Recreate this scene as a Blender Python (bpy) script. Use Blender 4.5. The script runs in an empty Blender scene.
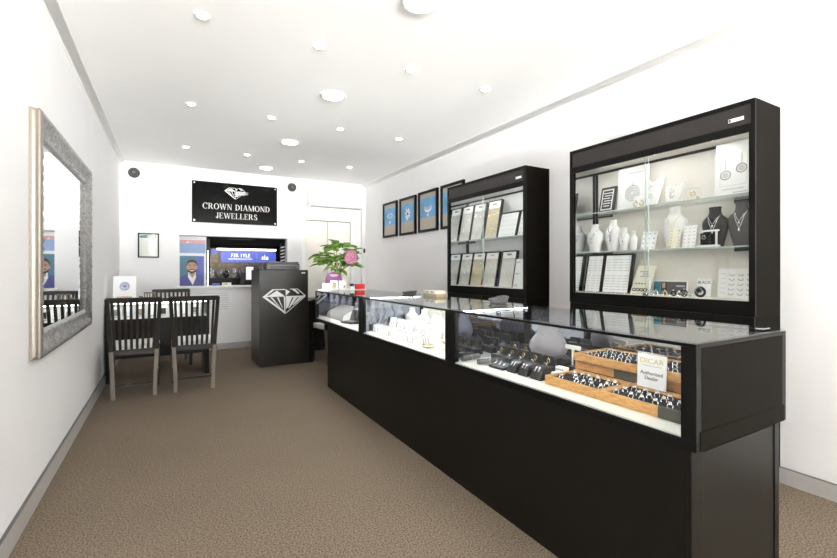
import bpy, bmesh, math, random
from mathutils import Vector, Matrix, noise
random.seed(7)
C = bpy.context.scene.collection
PI = math.pi
ORD = ['first', 'second', 'third', 'fourth', 'fifth', 'sixth', 'seventh', 'eighth', 'ninth', 'tenth', 'eleventh', 'twelfth']

# ------------------------------------------------------------------ materials
MATS = {}


def srgb(r, g, b):
    f = lambda v: v / 12.92 if v <= .04045 else ((v + .055) / 1.055) ** 2.4
    return (f(r / 255), f(g / 255), f(b / 255), 1)


def mat(name, col, rough=.5, metal=0, spec=.5, var=.06, scale=40, bump=0, bscale=None, emit=None, estr=0, coat=0):
    """Principled material whose colour and roughness vary a little with a noise texture."""
    m = bpy.data.materials.new(name)
    m.use_nodes = True
    nt = m.node_tree
    b = nt.nodes['Principled BSDF']
    b.inputs['Metallic'].default_value = metal
    b.inputs['Specular IOR Level'].default_value = spec
    b.inputs['Coat Weight'].default_value = coat
    tc = nt.nodes.new('ShaderNodeTexCoord')
    nz = nt.nodes.new('ShaderNodeTexNoise')
    nz.inputs['Scale'].default_value = scale
    nz.inputs['Detail'].default_value = 3
    nt.links.new(tc.outputs['Object'], nz.inputs['Vector'])
    rp = nt.nodes.new('ShaderNodeValToRGB')
    rp.color_ramp.elements[0].position = .3
    rp.color_ramp.elements[1].position = .7
    rp.color_ramp.elements[0].color = tuple(c * (1 - var) for c in col[:3]) + (1,)
    rp.color_ramp.elements[1].color = tuple(min(1, c * (1 + var)) for c in col[:3]) + (1,)
    nt.links.new(nz.outputs['Fac'], rp.inputs['Fac'])
    nt.links.new(rp.outputs['Color'], b.inputs['Base Color'])
    mr = nt.nodes.new('ShaderNodeMapRange')
    mr.inputs['To Min'].default_value = max(0, rough * .9)
    mr.inputs['To Max'].default_value = min(1, rough * 1.1)
    nt.links.new(nz.outputs['Fac'], mr.inputs['Value'])
    nt.links.new(mr.outputs['Result'], b.inputs['Roughness'])
    if bump:
        n2 = nt.nodes.new('ShaderNodeTexNoise')
        n2.inputs['Scale'].default_value = bscale or scale * 4
        n2.inputs['Detail'].default_value = 4
        nt.links.new(tc.outputs['Object'], n2.inputs['Vector'])
        bp = nt.nodes.new('ShaderNodeBump')
        bp.inputs['Strength'].default_value = bump
        bp.inputs['Distance'].default_value = .01
        nt.links.new(n2.outputs['Fac'], bp.inputs['Height'])
        nt.links.new(bp.outputs['Normal'], b.inputs['Normal'])
    if emit:
        b.inputs['Emission Color'].default_value = emit
        b.inputs['Emission Strength'].default_value = estr
    MATS[name] = m
    return m


def glass(name, tint=(1, 1, 1, 1), f0=.035):
    """Thin clear sheet: transmits straight through, reflects more at grazing angles."""
    m = bpy.data.materials.new(name)
    m.use_nodes = True
    nt = m.node_tree
    nt.nodes.clear()
    out = nt.nodes.new('ShaderNodeOutputMaterial')
    tr = nt.nodes.new('ShaderNodeBsdfTransparent')
    tr.inputs['Color'].default_value = tint
    gl = nt.nodes.new('ShaderNodeBsdfGlossy')
    gl.inputs['Roughness'].default_value = .01
    lw = nt.nodes.new('ShaderNodeLayerWeight')
    lw.inputs['Blend'].default_value = .5
    pw = nt.nodes.new('ShaderNodeMath')
    pw.operation = 'POWER'
    pw.inputs[1].default_value = 5
    ml = nt.nodes.new('ShaderNodeMath')
    ml.operation = 'MULTIPLY_ADD'
    ml.inputs[1].default_value = 1 - f0
    ml.inputs[2].default_value = f0
    mx = nt.nodes.new('ShaderNodeMixShader')
    nt.links.new(lw.outputs['Facing'], pw.inputs[0])
    nt.links.new(pw.outputs[0], ml.inputs[0])
    nt.links.new(ml.outputs[0], mx.inputs[0])
    nt.links.new(tr.outputs[0], mx.inputs[1])
    nt.links.new(gl.outputs[0], mx.inputs[2])
    nt.links.new(mx.outputs[0], out.inputs['Surface'])
    MATS[name] = m


def lamp(name, col, strength):
    m = bpy.data.materials.new(name)
    m.use_nodes = True
    nt = m.node_tree
    nt.nodes.clear()
    out = nt.nodes.new('ShaderNodeOutputMaterial')
    e = nt.nodes.new('ShaderNodeEmission')
    e.inputs['Color'].default_value = col
    e.inputs['Strength'].default_value = strength
    nt.links.new(e.outputs[0], out.inputs['Surface'])
    MATS[name] = m


def wood(name, c1, c2, axis_scale=(40, 2, 40)):
    m = mat(name, c1, .4, spec=.4)
    nt = m.node_tree
    b = nt.nodes['Principled BSDF']
    tc = nt.nodes.new('ShaderNodeTexCoord')
    mp = nt.nodes.new('ShaderNodeMapping')
    mp.inputs['Scale'].default_value = axis_scale
    nz = nt.nodes.new('ShaderNodeTexNoise')
    nz.inputs['Scale'].default_value = 3
    nz.inputs['Detail'].default_value = 6
    rp = nt.nodes.new('ShaderNodeValToRGB')
    rp.color_ramp.elements[0].color = c1
    rp.color_ramp.elements[1].color = c2
    rp.color_ramp.elements[0].position = .35
    rp.color_ramp.elements[1].position = .65
    nt.links.new(tc.outputs['Object'], mp.inputs['Vector'])
    nt.links.new(mp.outputs[0], nz.inputs['Vector'])
    nt.links.new(nz.outputs['Fac'], rp.inputs['Fac'])
    nt.links.new(rp.outputs['Color'], b.inputs['Base Color'])


def carpet():
    m = bpy.data.materials.new('carpet')
    m.use_nodes = True
    nt = m.node_tree
    b = nt.nodes['Principled BSDF']
    b.inputs['Roughness'].default_value = .95
    b.inputs['Specular IOR Level'].default_value = .1
    tc = nt.nodes.new('ShaderNodeTexCoord')
    n1 = nt.nodes.new('ShaderNodeTexNoise')
    n1.inputs['Scale'].default_value = 125
    n1.inputs['Detail'].default_value = 2
    n2 = nt.nodes.new('ShaderNodeTexNoise')
    n2.inputs['Scale'].default_value = 1.7
    n2.inputs['Detail'].default_value = 3
    for n in (n1, n2):
        nt.links.new(tc.outputs['Object'], n.inputs['Vector'])
    rp = nt.nodes.new('ShaderNodeValToRGB')
    rp.color_ramp.elements[0].color = (.078, .059, .0415, 1)
    rp.color_ramp.elements[1].color = (.252, .200, .152, 1)
    rp.color_ramp.elements[0].position = .32
    rp.color_ramp.elements[1].position = .68
    nt.links.new(n1.outputs['Fac'], rp.inputs['Fac'])
    hs = nt.nodes.new('ShaderNodeHueSaturation')
    mr = nt.nodes.new('ShaderNodeMapRange')
    mr.inputs['To Min'].default_value = .9
    mr.inputs['To Max'].default_value = 1.1
    nt.links.new(n2.outputs['Fac'], mr.inputs['Value'])
    nt.links.new(mr.outputs['Result'], hs.inputs['Value'])
    nt.links.new(rp.outputs['Color'], hs.inputs['Color'])
    nt.links.new(hs.outputs['Color'], b.inputs['Base Color'])
    bp = nt.nodes.new('ShaderNodeBump')
    bp.inputs['Strength'].default_value = .15
    bp.inputs['Distance'].default_value = .003
    nt.links.new(n1.outputs['Fac'], bp.inputs['Height'])
    nt.links.new(bp.outputs['Normal'], b.inputs['Normal'])
    MATS['carpet'] = m


carpet()
mat('wall_paint', (.872, .866, .872, 1), .7, var=.012, scale=3, bump=.04, bscale=250, spec=.25)
mat('ceiling_paint', (.935, .93, .92, 1), .8, var=.01, scale=2, spec=.2)
mat('cornice_paint', (.94, .935, .92, 1), .6, var=.01, spec=.3)
mat('trim_grey', (.42, .40, .385, 1), .45, var=.04, scale=8)
mat('door_cream', (.86, .82, .745, 1), .5, var=.02, scale=5)
mat('black_laminate', (.0070, .0064, .0053, 1), .34, var=.06, scale=4, spec=.16)
mat('charcoal_laminate', (.0060, .0049, .0036, 1), .5, var=.1, scale=6, spec=.02)
mat('black_trim', (.0055, .0052, .0047, 1), .36, var=.04, scale=3, spec=.12)
mat('bronze_laminate', (.0125, .0098, .0062, 1), .33, var=.05, scale=4, spec=.3)
mat('grey_fascia', (.034, .030, .029, 1), .4, var=.06, scale=4, spec=.2)
mat('white_deck', (.82, .81, .76, 1), .5, var=.02)
mat('cream_back', (.82, .79, .735, 1), .6, var=.02)
mat('white_card', (.87, .87, .875, 1), .55, var=.02)
mat('cream_card', (.80, .76, .64, 1), .6, var=.03)
mat('gold_card', (.62, .58, .46, 1), .55, var=.06, scale=60)
mat('pale_card', (.74, .73, .67, 1), .6, var=.03)
mat('grey_print', (.36, .355, .35, 1), .6)
mat('light_grey_print', (.56, .55, .54, 1), .6)
mat('black_print', (.012, .012, .013, 1), .5)
mat('gold_print', (.62, .48, .16, 1), .4, var=.05)
mat('olive_print', (.27, .24, .13, 1), .5)
mat('white_leather', (.80, .79, .78, 1), .5, var=.03)
mat('grey_leather', (.25, .238, .265, 1), .5, var=.05)
mat('blue_grey_leather', (.17, .18, .245, 1), .5, var=.05)
mat('black_leather', (.014, .013, .014, 1), .38, var=.15, bump=.1)
mat('black_velvet', (.012, .012, .016, 1), .9, var=.2, scale=200, spec=.2)
mat('seat_fabric', (.66, .64, .61, 1), .8, var=.05, scale=60)
mat('chair_wood', (.016, .0125, .0095, 1), .42, var=.25, scale=15, spec=.3)
mat('silver', (.78, .78, .80, 1), .18, metal=1, var=.05)
mat('gold', (.80, .58, .25, 1), .22, metal=1, var=.05)
mat('chrome', (.85, .85, .86, 1), .1, metal=1, var=.02)
mat('mirror_glass', (.86, .88, .89, 1), .012, metal=1, var=.0)
mat('tinted_mirror', (.50, .53, .62, 1), .02, metal=1, var=.0)
mat('smoked_mirror', (.62, .62, .65, 1), .02, metal=1, var=.0)
mat('frame_silver', (.47, .46, .45, 1), .40, metal=.8, var=.35, scale=55, bump=.25, bscale=160)
mat('frame_cream', (.23, .20, .165, 1), .4, metal=.35, var=.06)
mat('sticker_white', (.8, .8, .8, 1), .4)
mat('sign_black', (.0040, .0040, .0036, 1), .12, var=.1, spec=.10)
mat('sign_silver', (.70, .69, .67, 1), .35, var=.08, scale=50)
mat('logo_white', (.80, .79, .78, 1), .4, var=.03)
mat('leaf_green', (.165, .31, .035, 1), .42, var=.45, scale=14, spec=.4)
mat('leaf_dark', (.075, .17, .028, 1), .42, var=.35, scale=14)
mat('stem_green', (.33, .36, .13, 1), .6)
mat('flower_pink', (.42, .175, .27, 1), .7, var=.45, scale=55)
mat('purple', (.22, .055, .19, 1), .4, var=.08)
mat('red', (.70, .035, .03, 1), .4, var=.06)
mat('plastic_black', (.010, .010, .010, 1), .35)
mat('plastic_grey', (.10, .10, .10, 1), .4)
mat('device_grey', (.11, .107, .11, 1), .4)
mat('white_plastic', (.82, .81, .79, 1), .4, var=.01)
mat('speaker_grey', (.016, .0155, .0155, 1), .5, bump=.3, bscale=300)
mat('teal', (.06, .21, .27, 1), .5, var=.1)
mat('sky_blue', (.16, .40, .66, 1), .45, var=.28, scale=7)
mat('mat_board', (.50, .455, .40, 1), .8, var=.06, scale=200)
mat('royal_blue', (.085, .115, .42, 1), .5, var=.1)
mat('suit_blue', (.10, .10, .32, 1), .6, var=.12)
mat('poster_teal', (.07, .20, .29, 1), .5, var=.15, scale=6)
mat('skin', (.50, .29, .21, 1), .6, var=.06)
mat('hair_dark', (.045, .032, .026, 1), .6)
mat('pink_print', (.75, .40, .42, 1), .5)
mat('pale_blue_print', (.30, .42, .68, 1), .5, var=.08)
mat('tan_print', (.42, .33, .22, 1), .6, var=.35, scale=18)
mat('green_print', (.28, .48, .35, 1), .5, var=.2, scale=20)
mat('grey_felt', (.085, .085, .070, 1), .9, var=.15, scale=300)
mat('glass_edge', (.42, .52, .49, 1), .15, var=.05)
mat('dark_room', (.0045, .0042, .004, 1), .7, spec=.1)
mat('bag_white', (.75, .74, .72, 1), .6, var=.08)
wood('oak', (.46, .225, .068, 1), (.66, .37, .14, 1), (14, 1.2, 60))
wood('rack_wood_lit_leg', (.12, .095, .07, 1), (.17, .14, .105, 1))  # rack wood; on the chair legs it paints in reflected light
glass('clear_glass', (.985, .995, .99, 1))
glass('case_glass', (.97, .985, .98, 1), .04)
lamp('downlight_glow', (1, .985, .965, 1), 36)
lamp('oyster_glow', (1, .985, .965, 1), 19)
lamp('led_white', (1, .99, .97, 1), 13)
lamp('led_bright', (1, .99, .98, 1), 56)
lamp('led_spot', (1, .99, .975, 1), 36)
lamp('led_mid', (1, .99, .98, 1), 60)
lamp('led_soft', (1, .99, .97, 1), 9)
lamp('led_cool', (.90, .94, 1, 1), 20)
lamp('display_glow', (1, .96, .86, 1), 3)
mat('lit_banner', (.06, .09, .38, 1), .4, emit=(.06, .085, .40, 1), estr=.55)
mat('lit_white', (.8, .8, .8, 1), .4, emit=(1, .98, .94, 1), estr=.8)
mat('lit_blue', (.07, .09, .4, 1), .4, emit=(.05, .07, .4, 1), estr=.25)
mat('screen_glow', (.1, .1, .1, 1), .2, emit=(.75, .75, .8, 1), estr=.6)


# ------------------------------------------------------------------ mesh builder
class MB:
    def __init__(self, first='white_card'):
        self.bm = bmesh.new()
        self.names = [first]
        self.cur = 0
        self.M = Matrix()

    def m(self, name):
        if name not in self.names:
            self.names.append(name)
        self.cur = self.names.index(name)
        return self

    def at(self, M=None):
        self.M = M or Matrix()
        return self

    def _v(self, p):
        return self.bm.verts.new(self.M @ Vector(p))

    def _f(self, vs, smooth=False):
        try:
            f = self.bm.faces.new(vs)
        except ValueError:
            return
        f.material_index = self.cur
        f.smooth = smooth

    def box(self, x0, x1, y0, y1, z0, z1):
        v = [self._v((x, y, z)) for z in (z0, z1) for y in (y0, y1) for x in (x0, x1)]
        for q in ((0, 2, 3, 1), (4, 5, 7, 6), (0, 1, 5, 4), (2, 6, 7, 3), (0, 4, 6, 2), (1, 3, 7, 5)):
            self._f([v[i] for i in q])
        return self

    def hexa(self, lo, hi):
        """lo, hi: four corner points each, in the same order."""
        a = [self._v(p) for p in lo]
        b = [self._v(p) for p in hi]
        self._f(a[::-1])
        self._f(b)
        for i in range(4):
            j = (i + 1) % 4
            self._f([a[i], a[j], b[j], b[i]])
        return self

    def prism(self, pts, y0, y1):
        """outline in x,z with thickness along y"""
        area = sum(pts[i][0] * pts[(i + 1) % len(pts)][1] - pts[(i + 1) % len(pts)][0] * pts[i][1] for i in range(len(pts)))
        if area < 0:
            pts = pts[::-1]
        a = [self._v((x, y0, z)) for x, z in pts]
        b = [self._v((x, y1, z)) for x, z in pts]
        self._f(a)
        self._f(b[::-1])
        n = len(pts)
        for i in range(n):
            j = (i + 1) % n
            self._f([a[j], a[i], b[i], b[j]])
        return self

    def ell(self, cx, cz, rx, rz, y0, y1, n=20, a0=0, a1=2 * PI):
        full = abs(a1 - a0 - 2 * PI) < 1e-6
        k = n if full else n + 1
        return self.prism([(cx + rx * math.cos(a0 + (a1 - a0) * i / n), cz + rz * math.sin(a0 + (a1 - a0) * i / n)) for i in range(k)], y0, y1)

    def cyl(self, p0, p1, r0, r1=None, n=12, smooth=True):
        r1 = r0 if r1 is None else r1
        p0, p1 = Vector(p0), Vector(p1)
        d = (p1 - p0).normalized()
        u = d.orthogonal().normalized()
        w = d.cross(u)
        a, b = [], []
        for i in range(n):
            t = 2 * PI * i / n
            o = u * math.cos(t) + w * math.sin(t)
            a.append(self._v(p0 + o * r0))
            b.append(self._v(p1 + o * r1))
        for i in range(n):
            j = (i + 1) % n
            self._f([a[i], a[j], b[j], b[i]], smooth)
        self._f(a[::-1])
        self._f(b)
        return self

    def tube(self, path, r, n=6, closed=False, flat=1.0, nrm=None):
        path = [Vector(p) for p in path]
        k = len(path)
        rings = []
        for i, p in enumerate(path):
            if closed:
                d = path[(i + 1) % k] - path[i - 1]
            else:
                d = path[min(i + 1, k - 1)] - path[max(i - 1, 0)]
            d.normalize()
            ref = Vector(nrm) if nrm else (Vector((0, 1, 0)) if abs(d.y) < .9 else Vector((1, 0, 0)))
            u = d.cross(ref).normalized()
            w = d.cross(u)
            rr = r[i] if isinstance(r, (list, tuple)) else r
            rings.append([self._v(p + u * rr * math.cos(2 * PI * j / n) + w * rr * flat * math.sin(2 * PI * j / n)) for j in range(n)])
        for i in range(k if closed else k - 1):
            A, B = rings[i], rings[(i + 1) % k]
            for j in range(n):
                q = (j + 1) % n
                self._f([A[j], A[q], B[q], B[j]], True)
        if not closed:
            self._f(rings[0][::-1])
            self._f(rings[-1])
        return self

    def lathe(self, prof, n=20, sx=1, sy=1, c=(0, 0, 0)):
        rings = []
        for r, z in prof:
            rings.append([self._v((c[0] + r * sx * math.cos(2 * PI * i / n), c[1] + r * sy * math.sin(2 * PI * i / n), c[2] + z)) for i in range(n)])
        for A, B in zip(rings, rings[1:]):
            for i in range(n):
                j = (i + 1) % n
                self._f([A[i], A[j], B[j], B[i]], True)
        self._f(rings[0][::-1])
        self._f(rings[-1])
        return self

    def ball(self, c, rx, ry=None, rz=None, n=12):
        ry, rz = ry or rx, rz or rx
        k = max(4, n // 2)
        prof = [(math.sin(PI * (i + .02) / (k + .04)), -math.cos(PI * (i + .02) / (k + .04))) for i in range(k + 1)]
        rings = []
        for r, z in prof:
            rings.append([self._v((c[0] + rx * r * math.cos(2 * PI * i / n), c[1] + ry * r * math.sin(2 * PI * i / n), c[2] + rz * z)) for i in range(n)])
        for A, B in zip(rings, rings[1:]):
            for i in range(n):
                j = (i + 1) % n
                self._f([A[i], A[j], B[j], B[i]], True)
        self._f(rings[0][::-1])
        self._f(rings[-1])
        return self

    def text(self, s, size, x, z, y=0, depth=.001, align='CENTER', sx=1, mirror=False):
        cu = bpy.data.curves.new('t', 'FONT')
        cu.body = s
        cu.size = size
        cu.align_x = align
        cu.extrude = depth / 2
        cu.resolution_u = 3
        o = bpy.data.objects.new('t', cu)
        C.objects.link(o)
        bpy.context.view_layer.update()
        me = bpy.data.meshes.new_from_object(o.evaluated_get(bpy.context.evaluated_depsgraph_get()))
        k = -1 if mirror else 1
        vs = [self._v((x + k * v.co.x * sx, y - v.co.z, z + v.co.y)) for v in me.vertices]
        for p in me.polygons:
            q = [vs[i] for i in p.vertices]
            self._f(q[::-1] if mirror else q)
        bpy.data.objects.remove(o)
        bpy.data.curves.remove(cu)
        bpy.data.meshes.remove(me)
        return self

    def build(self, name, parent=None, loc=None, rot=None, bevel=0, fix=True):
        if fix:
            bmesh.ops.recalc_face_normals(self.bm, faces=self.bm.faces)
        me = bpy.data.meshes.new(name)
        self.bm.to_mesh(me)
        self.bm.free()
        for n in self.names:
            me.materials.append(MATS[n])
        o = bpy.data.objects.new(name, me)
        C.objects.link(o)
        if parent:
            o.parent = parent
        if loc:
            o.location = loc
        if rot:
            o.rotation_euler = rot
        if bevel:
            b = o.modifiers.new('bevel', 'BEVEL')
            b.width = bevel
            b.segments = 2
            b.limit_method = 'ANGLE'
            b.angle_limit = 1
        return o


def tag(o, label=None, cat=None, group=None, kind=None):
    if label:
        o['label'] = label
    if cat:
        o['category'] = cat
    if group:
        o['group'] = group
    if kind:
        o['kind'] = kind
    return o


def thing(name, label, cat, loc=(0, 0, 0), rot=(0, 0, 0), group=None):
    o = bpy.data.objects.new(name, None)
    o.empty_display_size = .05
    C.objects.link(o)
    o.location = loc
    o.rotation_euler = rot
    return tag(o, label, cat, group)


def dup(root, loc, rot, label, group=None):
    r = root.copy()
    C.objects.link(r)
    r.location = loc
    r.rotation_euler = rot
    tag(r, label, None, group)
    for ch in list(root.children):
        c = ch.copy()
        C.objects.link(c)
        c.parent = r
        for g in list(ch.children):
            d = g.copy()
            C.objects.link(d)
            d.parent = c
    return r


def struct(mb, name, parent=None, bevel=0):
    o = mb.build(name, parent, bevel=bevel)
    if not parent:
        o['kind'] = 'structure'
    return o


def one(name, first):
    return MB(first)


RW = (0, 0, -PI / 2)    # something facing the left-hand wall (towards -X)
LX, RX, BY, FY, H = -.60, 3.0, 7.2, -8.0, 2.69

# ------------------------------------------------------------------ the room
struct(MB('carpet').box(LX, RX, FY, BY, -.1, 0), 'floor')
struct(MB('ceiling_paint').box(LX - .1, RX + .1, FY - .1, BY + .1, H, H + .1), 'ceiling')
struct(MB('wall_paint').box(LX - .1, LX, FY - .1, BY, -.1, H), 'wall_left')
struct(MB('wall_paint').box(RX, RX + .1, FY - .1, BY, -.1, H), 'wall_right')
OX0, OX1, OZ0, OZ1, WT = .117, 1.656, .962, 1.708, .16
DX0, DX1, DZ = 1.945, 2.74, 2.035
wb = MB('wall_paint')
wb.box(LX - .1, OX0, BY, BY + WT, -.1, H).box(OX1, DX0, BY, BY + WT, -.1, H).box(DX1, RX + .1, BY, BY + WT, -.1, H)
wb.box(OX0, OX1, BY, BY + WT, -.1, OZ0).box(OX0, OX1, BY, BY + WT, OZ1, H).box(DX0, DX1, BY, BY + WT, DZ, H)
struct(wb, 'wall_back')
wf = MB('wall_paint')
wf.box(LX, RX, FY - .1, FY, -.1, .25).box(LX, RX, FY - .1, FY, 2.45, H).box(LX, LX + .15, FY - .1, FY, .25, 2.45).box(RX - .15, RX, FY - .1, FY, .25, 2.45)
struct(wf, 'wall_front')
w1 = MB('black_trim')
for x in (LX + .15, .6, 1.8, RX - .2):
    w1.box(x, x + .05, FY - .07, FY - .02, .25, 2.45)
w1.box(LX + .15, RX - .15, FY - .07, FY - .02, .25, .30).box(LX + .15, RX - .15, FY - .07, FY - .02, 2.40, 2.45)
win = struct(w1, 'window_1')
MB('clear_glass').box(LX + .2, RX - .2, FY - .05, FY - .044, .30, 2.40).build('glass_pane', win)


def cornice(name, p0, p1, inward):
    """coved cornice between two points along the wall line, inward = direction into the room"""
    mb = MB('cornice_paint')
    prof = [(0, 0), (.008, 0), (.012, -.012 + .016)]
    prof = [(0, -.058), (.008, -.058), (.012, -.048), (.020, -.030), (.034, -.016), (.048, -.010), (.058, -.008), (.058, 0), (0, 0)]
    a = [mb._v((p0[0] + inward[0] * d, p0[1] + inward[1] * d, H + z)) for d, z in prof]
    b = [mb._v((p1[0] + inward[0] * d, p1[1] + inward[1] * d, H + z)) for d, z in prof]
    for i in range(len(prof)):
        j = (i + 1) % len(prof)
        mb._f([a[i], a[j], b[j], b[i]], 1 < i < 6)
    mb._f(a)
    mb._f(b[::-1])
    struct(mb, name)


cornice('trim_1', (LX, FY), (LX, BY), (1, 0))
cornice('trim_2', (RX, FY), (RX, BY), (-1, 0))
cornice('trim_3', (LX, BY), (RX, BY), (0, -1))


def skirting(name, x0, x1, y0, y1, h=.10):
    mb = MB('trim_grey').box(x0, x1, y0, y1, 0, h - .003).m('plastic_grey').box(x0, x1, y0, y1, h - .0029, h)
    struct(mb, name)


skirting('baseboard_left', LX, LX + .014, FY, BY, .105)
skirting('baseboard_right', RX - .014, RX, FY, BY, .09)
skirting('baseboard_back', LX, 1.91, BY - .014, BY, .09)

# sill under the service opening
struct(MB('cornice_paint').box(OX0 - .03, OX1 + .03, BY - .045, BY + WT, OZ0 - .03, OZ0 + .001), 'windowsill', bevel=.004)
# the double door and its architrave
fr = MB('cornice_paint')
fr.box(DX0 - .06, DX0, BY - .02, BY + .02, 0, DZ + .07).box(DX1, DX1 + .06, BY - .02, BY + .02, 0, DZ + .07).box(DX0, DX1, BY - .02, BY + .02, DZ, DZ + .07)
struct(fr, 'trim_4', bevel=.005)
dr = MB('door_cream')
dr.box(DX0, DX0 + .385, BY + .015, BY + .05, .01, DZ - .008).box(DX0 + .393, DX1, BY + .015, BY + .05, .01, DZ - .008)
door = struct(dr, 'door_1', bevel=.004)
MB('plastic_black').box(DX0, DX1, BY + .05, BY + .08, .0, DZ).build('door_recess', door)
MB('chrome').cyl((DX0 + .34, BY + .012, 1.0), (DX0 + .34, BY - .03, 1.0), .012).ball((DX0 + .34, BY - .04, 1.0), .025).build('door_handle', door)
# boxed-in corner pipe
struct(MB('wall_paint').box(2.93, RX, 7.13, BY, 0, H - .06), 'trim_5', bevel=.004)

# the room behind the opening
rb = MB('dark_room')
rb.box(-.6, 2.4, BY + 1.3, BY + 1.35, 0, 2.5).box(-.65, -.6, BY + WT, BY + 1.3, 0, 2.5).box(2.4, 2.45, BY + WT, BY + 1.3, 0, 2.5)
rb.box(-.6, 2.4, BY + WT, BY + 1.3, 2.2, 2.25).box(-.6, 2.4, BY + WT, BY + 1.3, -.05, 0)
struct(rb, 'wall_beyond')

# ------------------------------------------------------------------ ceiling lights
first = None
xs = (.165, .862, 1.56, 2.256)
ys = (2.84, 4.40, 5.97)
rows = ('row nearest the camera', 'middle row of small lights', 'row nearest the back wall')
cols = ('nearest the left wall', 'second out from the left wall', 'second out from the right wall', 'nearest the right wall')
for j, y in enumerate(ys):
    for i, x in enumerate(xs):
        lb = 'small recessed downlight in %s, %s' % (rows[j], cols[i])
        if not first:
            first = thing('downlight', lb, 'ceiling light', (x, y, H), group='small ceiling downlights')
            MB('cornice_paint').lathe([(.046, 0), (.046, -.004), (.040, -.007), (.031, -.007), (.029, -.002), (.029, 0)], 24).build('trim_ring', first)
            MB('downlight_glow').lathe([(.029, -.002), (.027, -.005), (.012, -.007), (.001, -.0072)], 20).build('lamp_disc', first)
        else:
            dup(first, (x, y, H), (0, 0, 0), lb, 'small ceiling downlights')
big = None
for k, y in enumerate((2.09, 3.59, 5.14, 6.615)):
    lb = 'large round ceiling light, ' + ('nearest the camera, cut by the top of the photo', 'second of four from the camera', 'third of four from the camera', 'nearest the back wall')[k]
    if not big:
        big = thing('ceiling_light', lb, 'ceiling light', (1.21, y, H), group='large round ceiling lights')
        MB('white_plastic').lathe([(.112, 0), (.112, -.006), (.104, -.012), (.086, -.012), (.084, -.006), (.084, 0)], 36).build('trim_ring', big)
        MB('oyster_glow').lathe([(.084, -.006), (.07, -.009), (.03, -.011), (.001, -.0112)], 28).build('diffuser', big)
    else:
        dup(big, (1.21, y, H), (0, 0, 0), lb, 'large round ceiling lights')

# ------------------------------------------------------------------ silver mirror on the left wall
mir = thing('wall_mirror', 'large rectangular mirror in an ornate silver frame on left wall', 'mirror', (LX, 3.595, 1.378), (0, 0, PI / 2))
MW, MH = .805, .622       # half outer size; local x runs along the wall, y into the wall


def mirror_frame():
    mb = MB('frame_silver')
    # profile: (distance in from the outer edge, height off the wall)
    prof = [(0, .0), (0, .012), (.004, .020), (.004, .032), (.0, .036), (.004, .046), (.014, .050), (.030, .048), (.050, .040), (.075, .031), (.100, .024), (.112, .026), (.122, .024), (.130, .016), (.136, .010)]
    segs = []
    cs = [(-1, -1), (1, -1), (1, 1), (-1, 1)]
    for k in range(4):
        a, b = cs[k], cs[(k + 1) % 4]
        n = 150 if k % 2 == 0 else 110
        for i in range(n):
            t = i / n
            segs.append((k, a, b, t))
    rings = []
    for k, a, b, t in segs:
        ring = []
        for q, (d, hgt) in enumerate(prof):
            # mitred: corner point of this profile loop, interpolated
            ax, az = a[0] * (MW - d), a[1] * (MH - d)
            bx, bz = b[0] * (MW - d), b[1] * (MH - d)
            x, z = ax + (bx - ax) * t, az + (bz - az) * t
            if 7 <= q <= 11:
                s = abs(math.sin((x + z) * 62 + q * 1.9)) * .6 + noise.noise(Vector((x * 45, z * 45, q * .7))) * .9
                hgt += .008 * s
            ring.append(mb._v((x, -hgt, z)))
        rings.append(ring)
    n = len(rings)
    for i in range(n):
        A, B = rings[i], rings[(i + 1) % n]
        for q in range(len(prof) - 1):
            mb.m('frame_cream' if q < 6 else 'frame_silver')
            mb._f([A[q], A[q + 1], B[q + 1], B[q]], q not in (0, 5))
    return mb


mirror_frame().build('carved_frame', mir, fix=True)
MB('mirror_glass').box(-MW + .13, MW - .13, -.012, -.002, -MH + .13, MH - .13).build('mirror_pane', mir)

# ------------------------------------------------------------------ diamond emblem and serif letters
LOGO = [
    [(110, 162), (198, 93), (212, 101), (150, 150), (300, 150), (300, 162)], [(198, 93), (308, 93), (308, 101), (205, 101)],
    [(168, 150), (236, 106), (298, 150)], [(312, 93), (352, 118), (316, 155)], [(372, 97), (400, 97), (441, 134), (424, 140)],
    [(352, 92), (425, 92), (497, 157), (486, 157), (420, 98), (352, 97)], [(316, 158), (497, 157), (478, 170), (316, 170)],
    [(110, 160), (148, 166), (296, 288), (308, 318)], [(298, 162), (312, 162), (312, 318), (304, 318)],
    [(178, 166), (196, 166), (268, 262), (258, 254)], [(236, 166), (250, 166), (290, 268), (282, 260)],
    [(318, 168), (374, 168), (336, 258), (318, 274)], [(388, 168), (424, 168), (350, 266), (338, 270)],
    [(436, 168), (482, 168), (386, 240), (374, 244)], [(497, 157), (492, 170), (320, 314), (308, 318)]]


def emblem(mb, cx, cz, w, y0, y1, streak=False):
    k = w / 387
    for j, poly in enumerate(LOGO):
        mb.prism([(cx + (px - 303.5) * k, cz + (205 - py) * k) for px, py in poly], y0, y1 - .0001 * (j % 4))
    if streak:
        for i, (a, b) in enumerate(((330, 560), (345, 520), (340, 555), (330, 500))):
            zz = 168 + i * 16
            mb.prism([(cx + (a - 303.5) * k, cz + (205 - zz) * k), (cx + (b - 303.5) * k, cz + (205 - zz) * k), (cx + (b - 330) * k, cz + (205 - zz - 9) * k), (cx + (a - 303.5) * k, cz + (205 - zz - 9) * k)], y0, y1 - .0002)


T, HL, SF = .135, .05, .045


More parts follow.
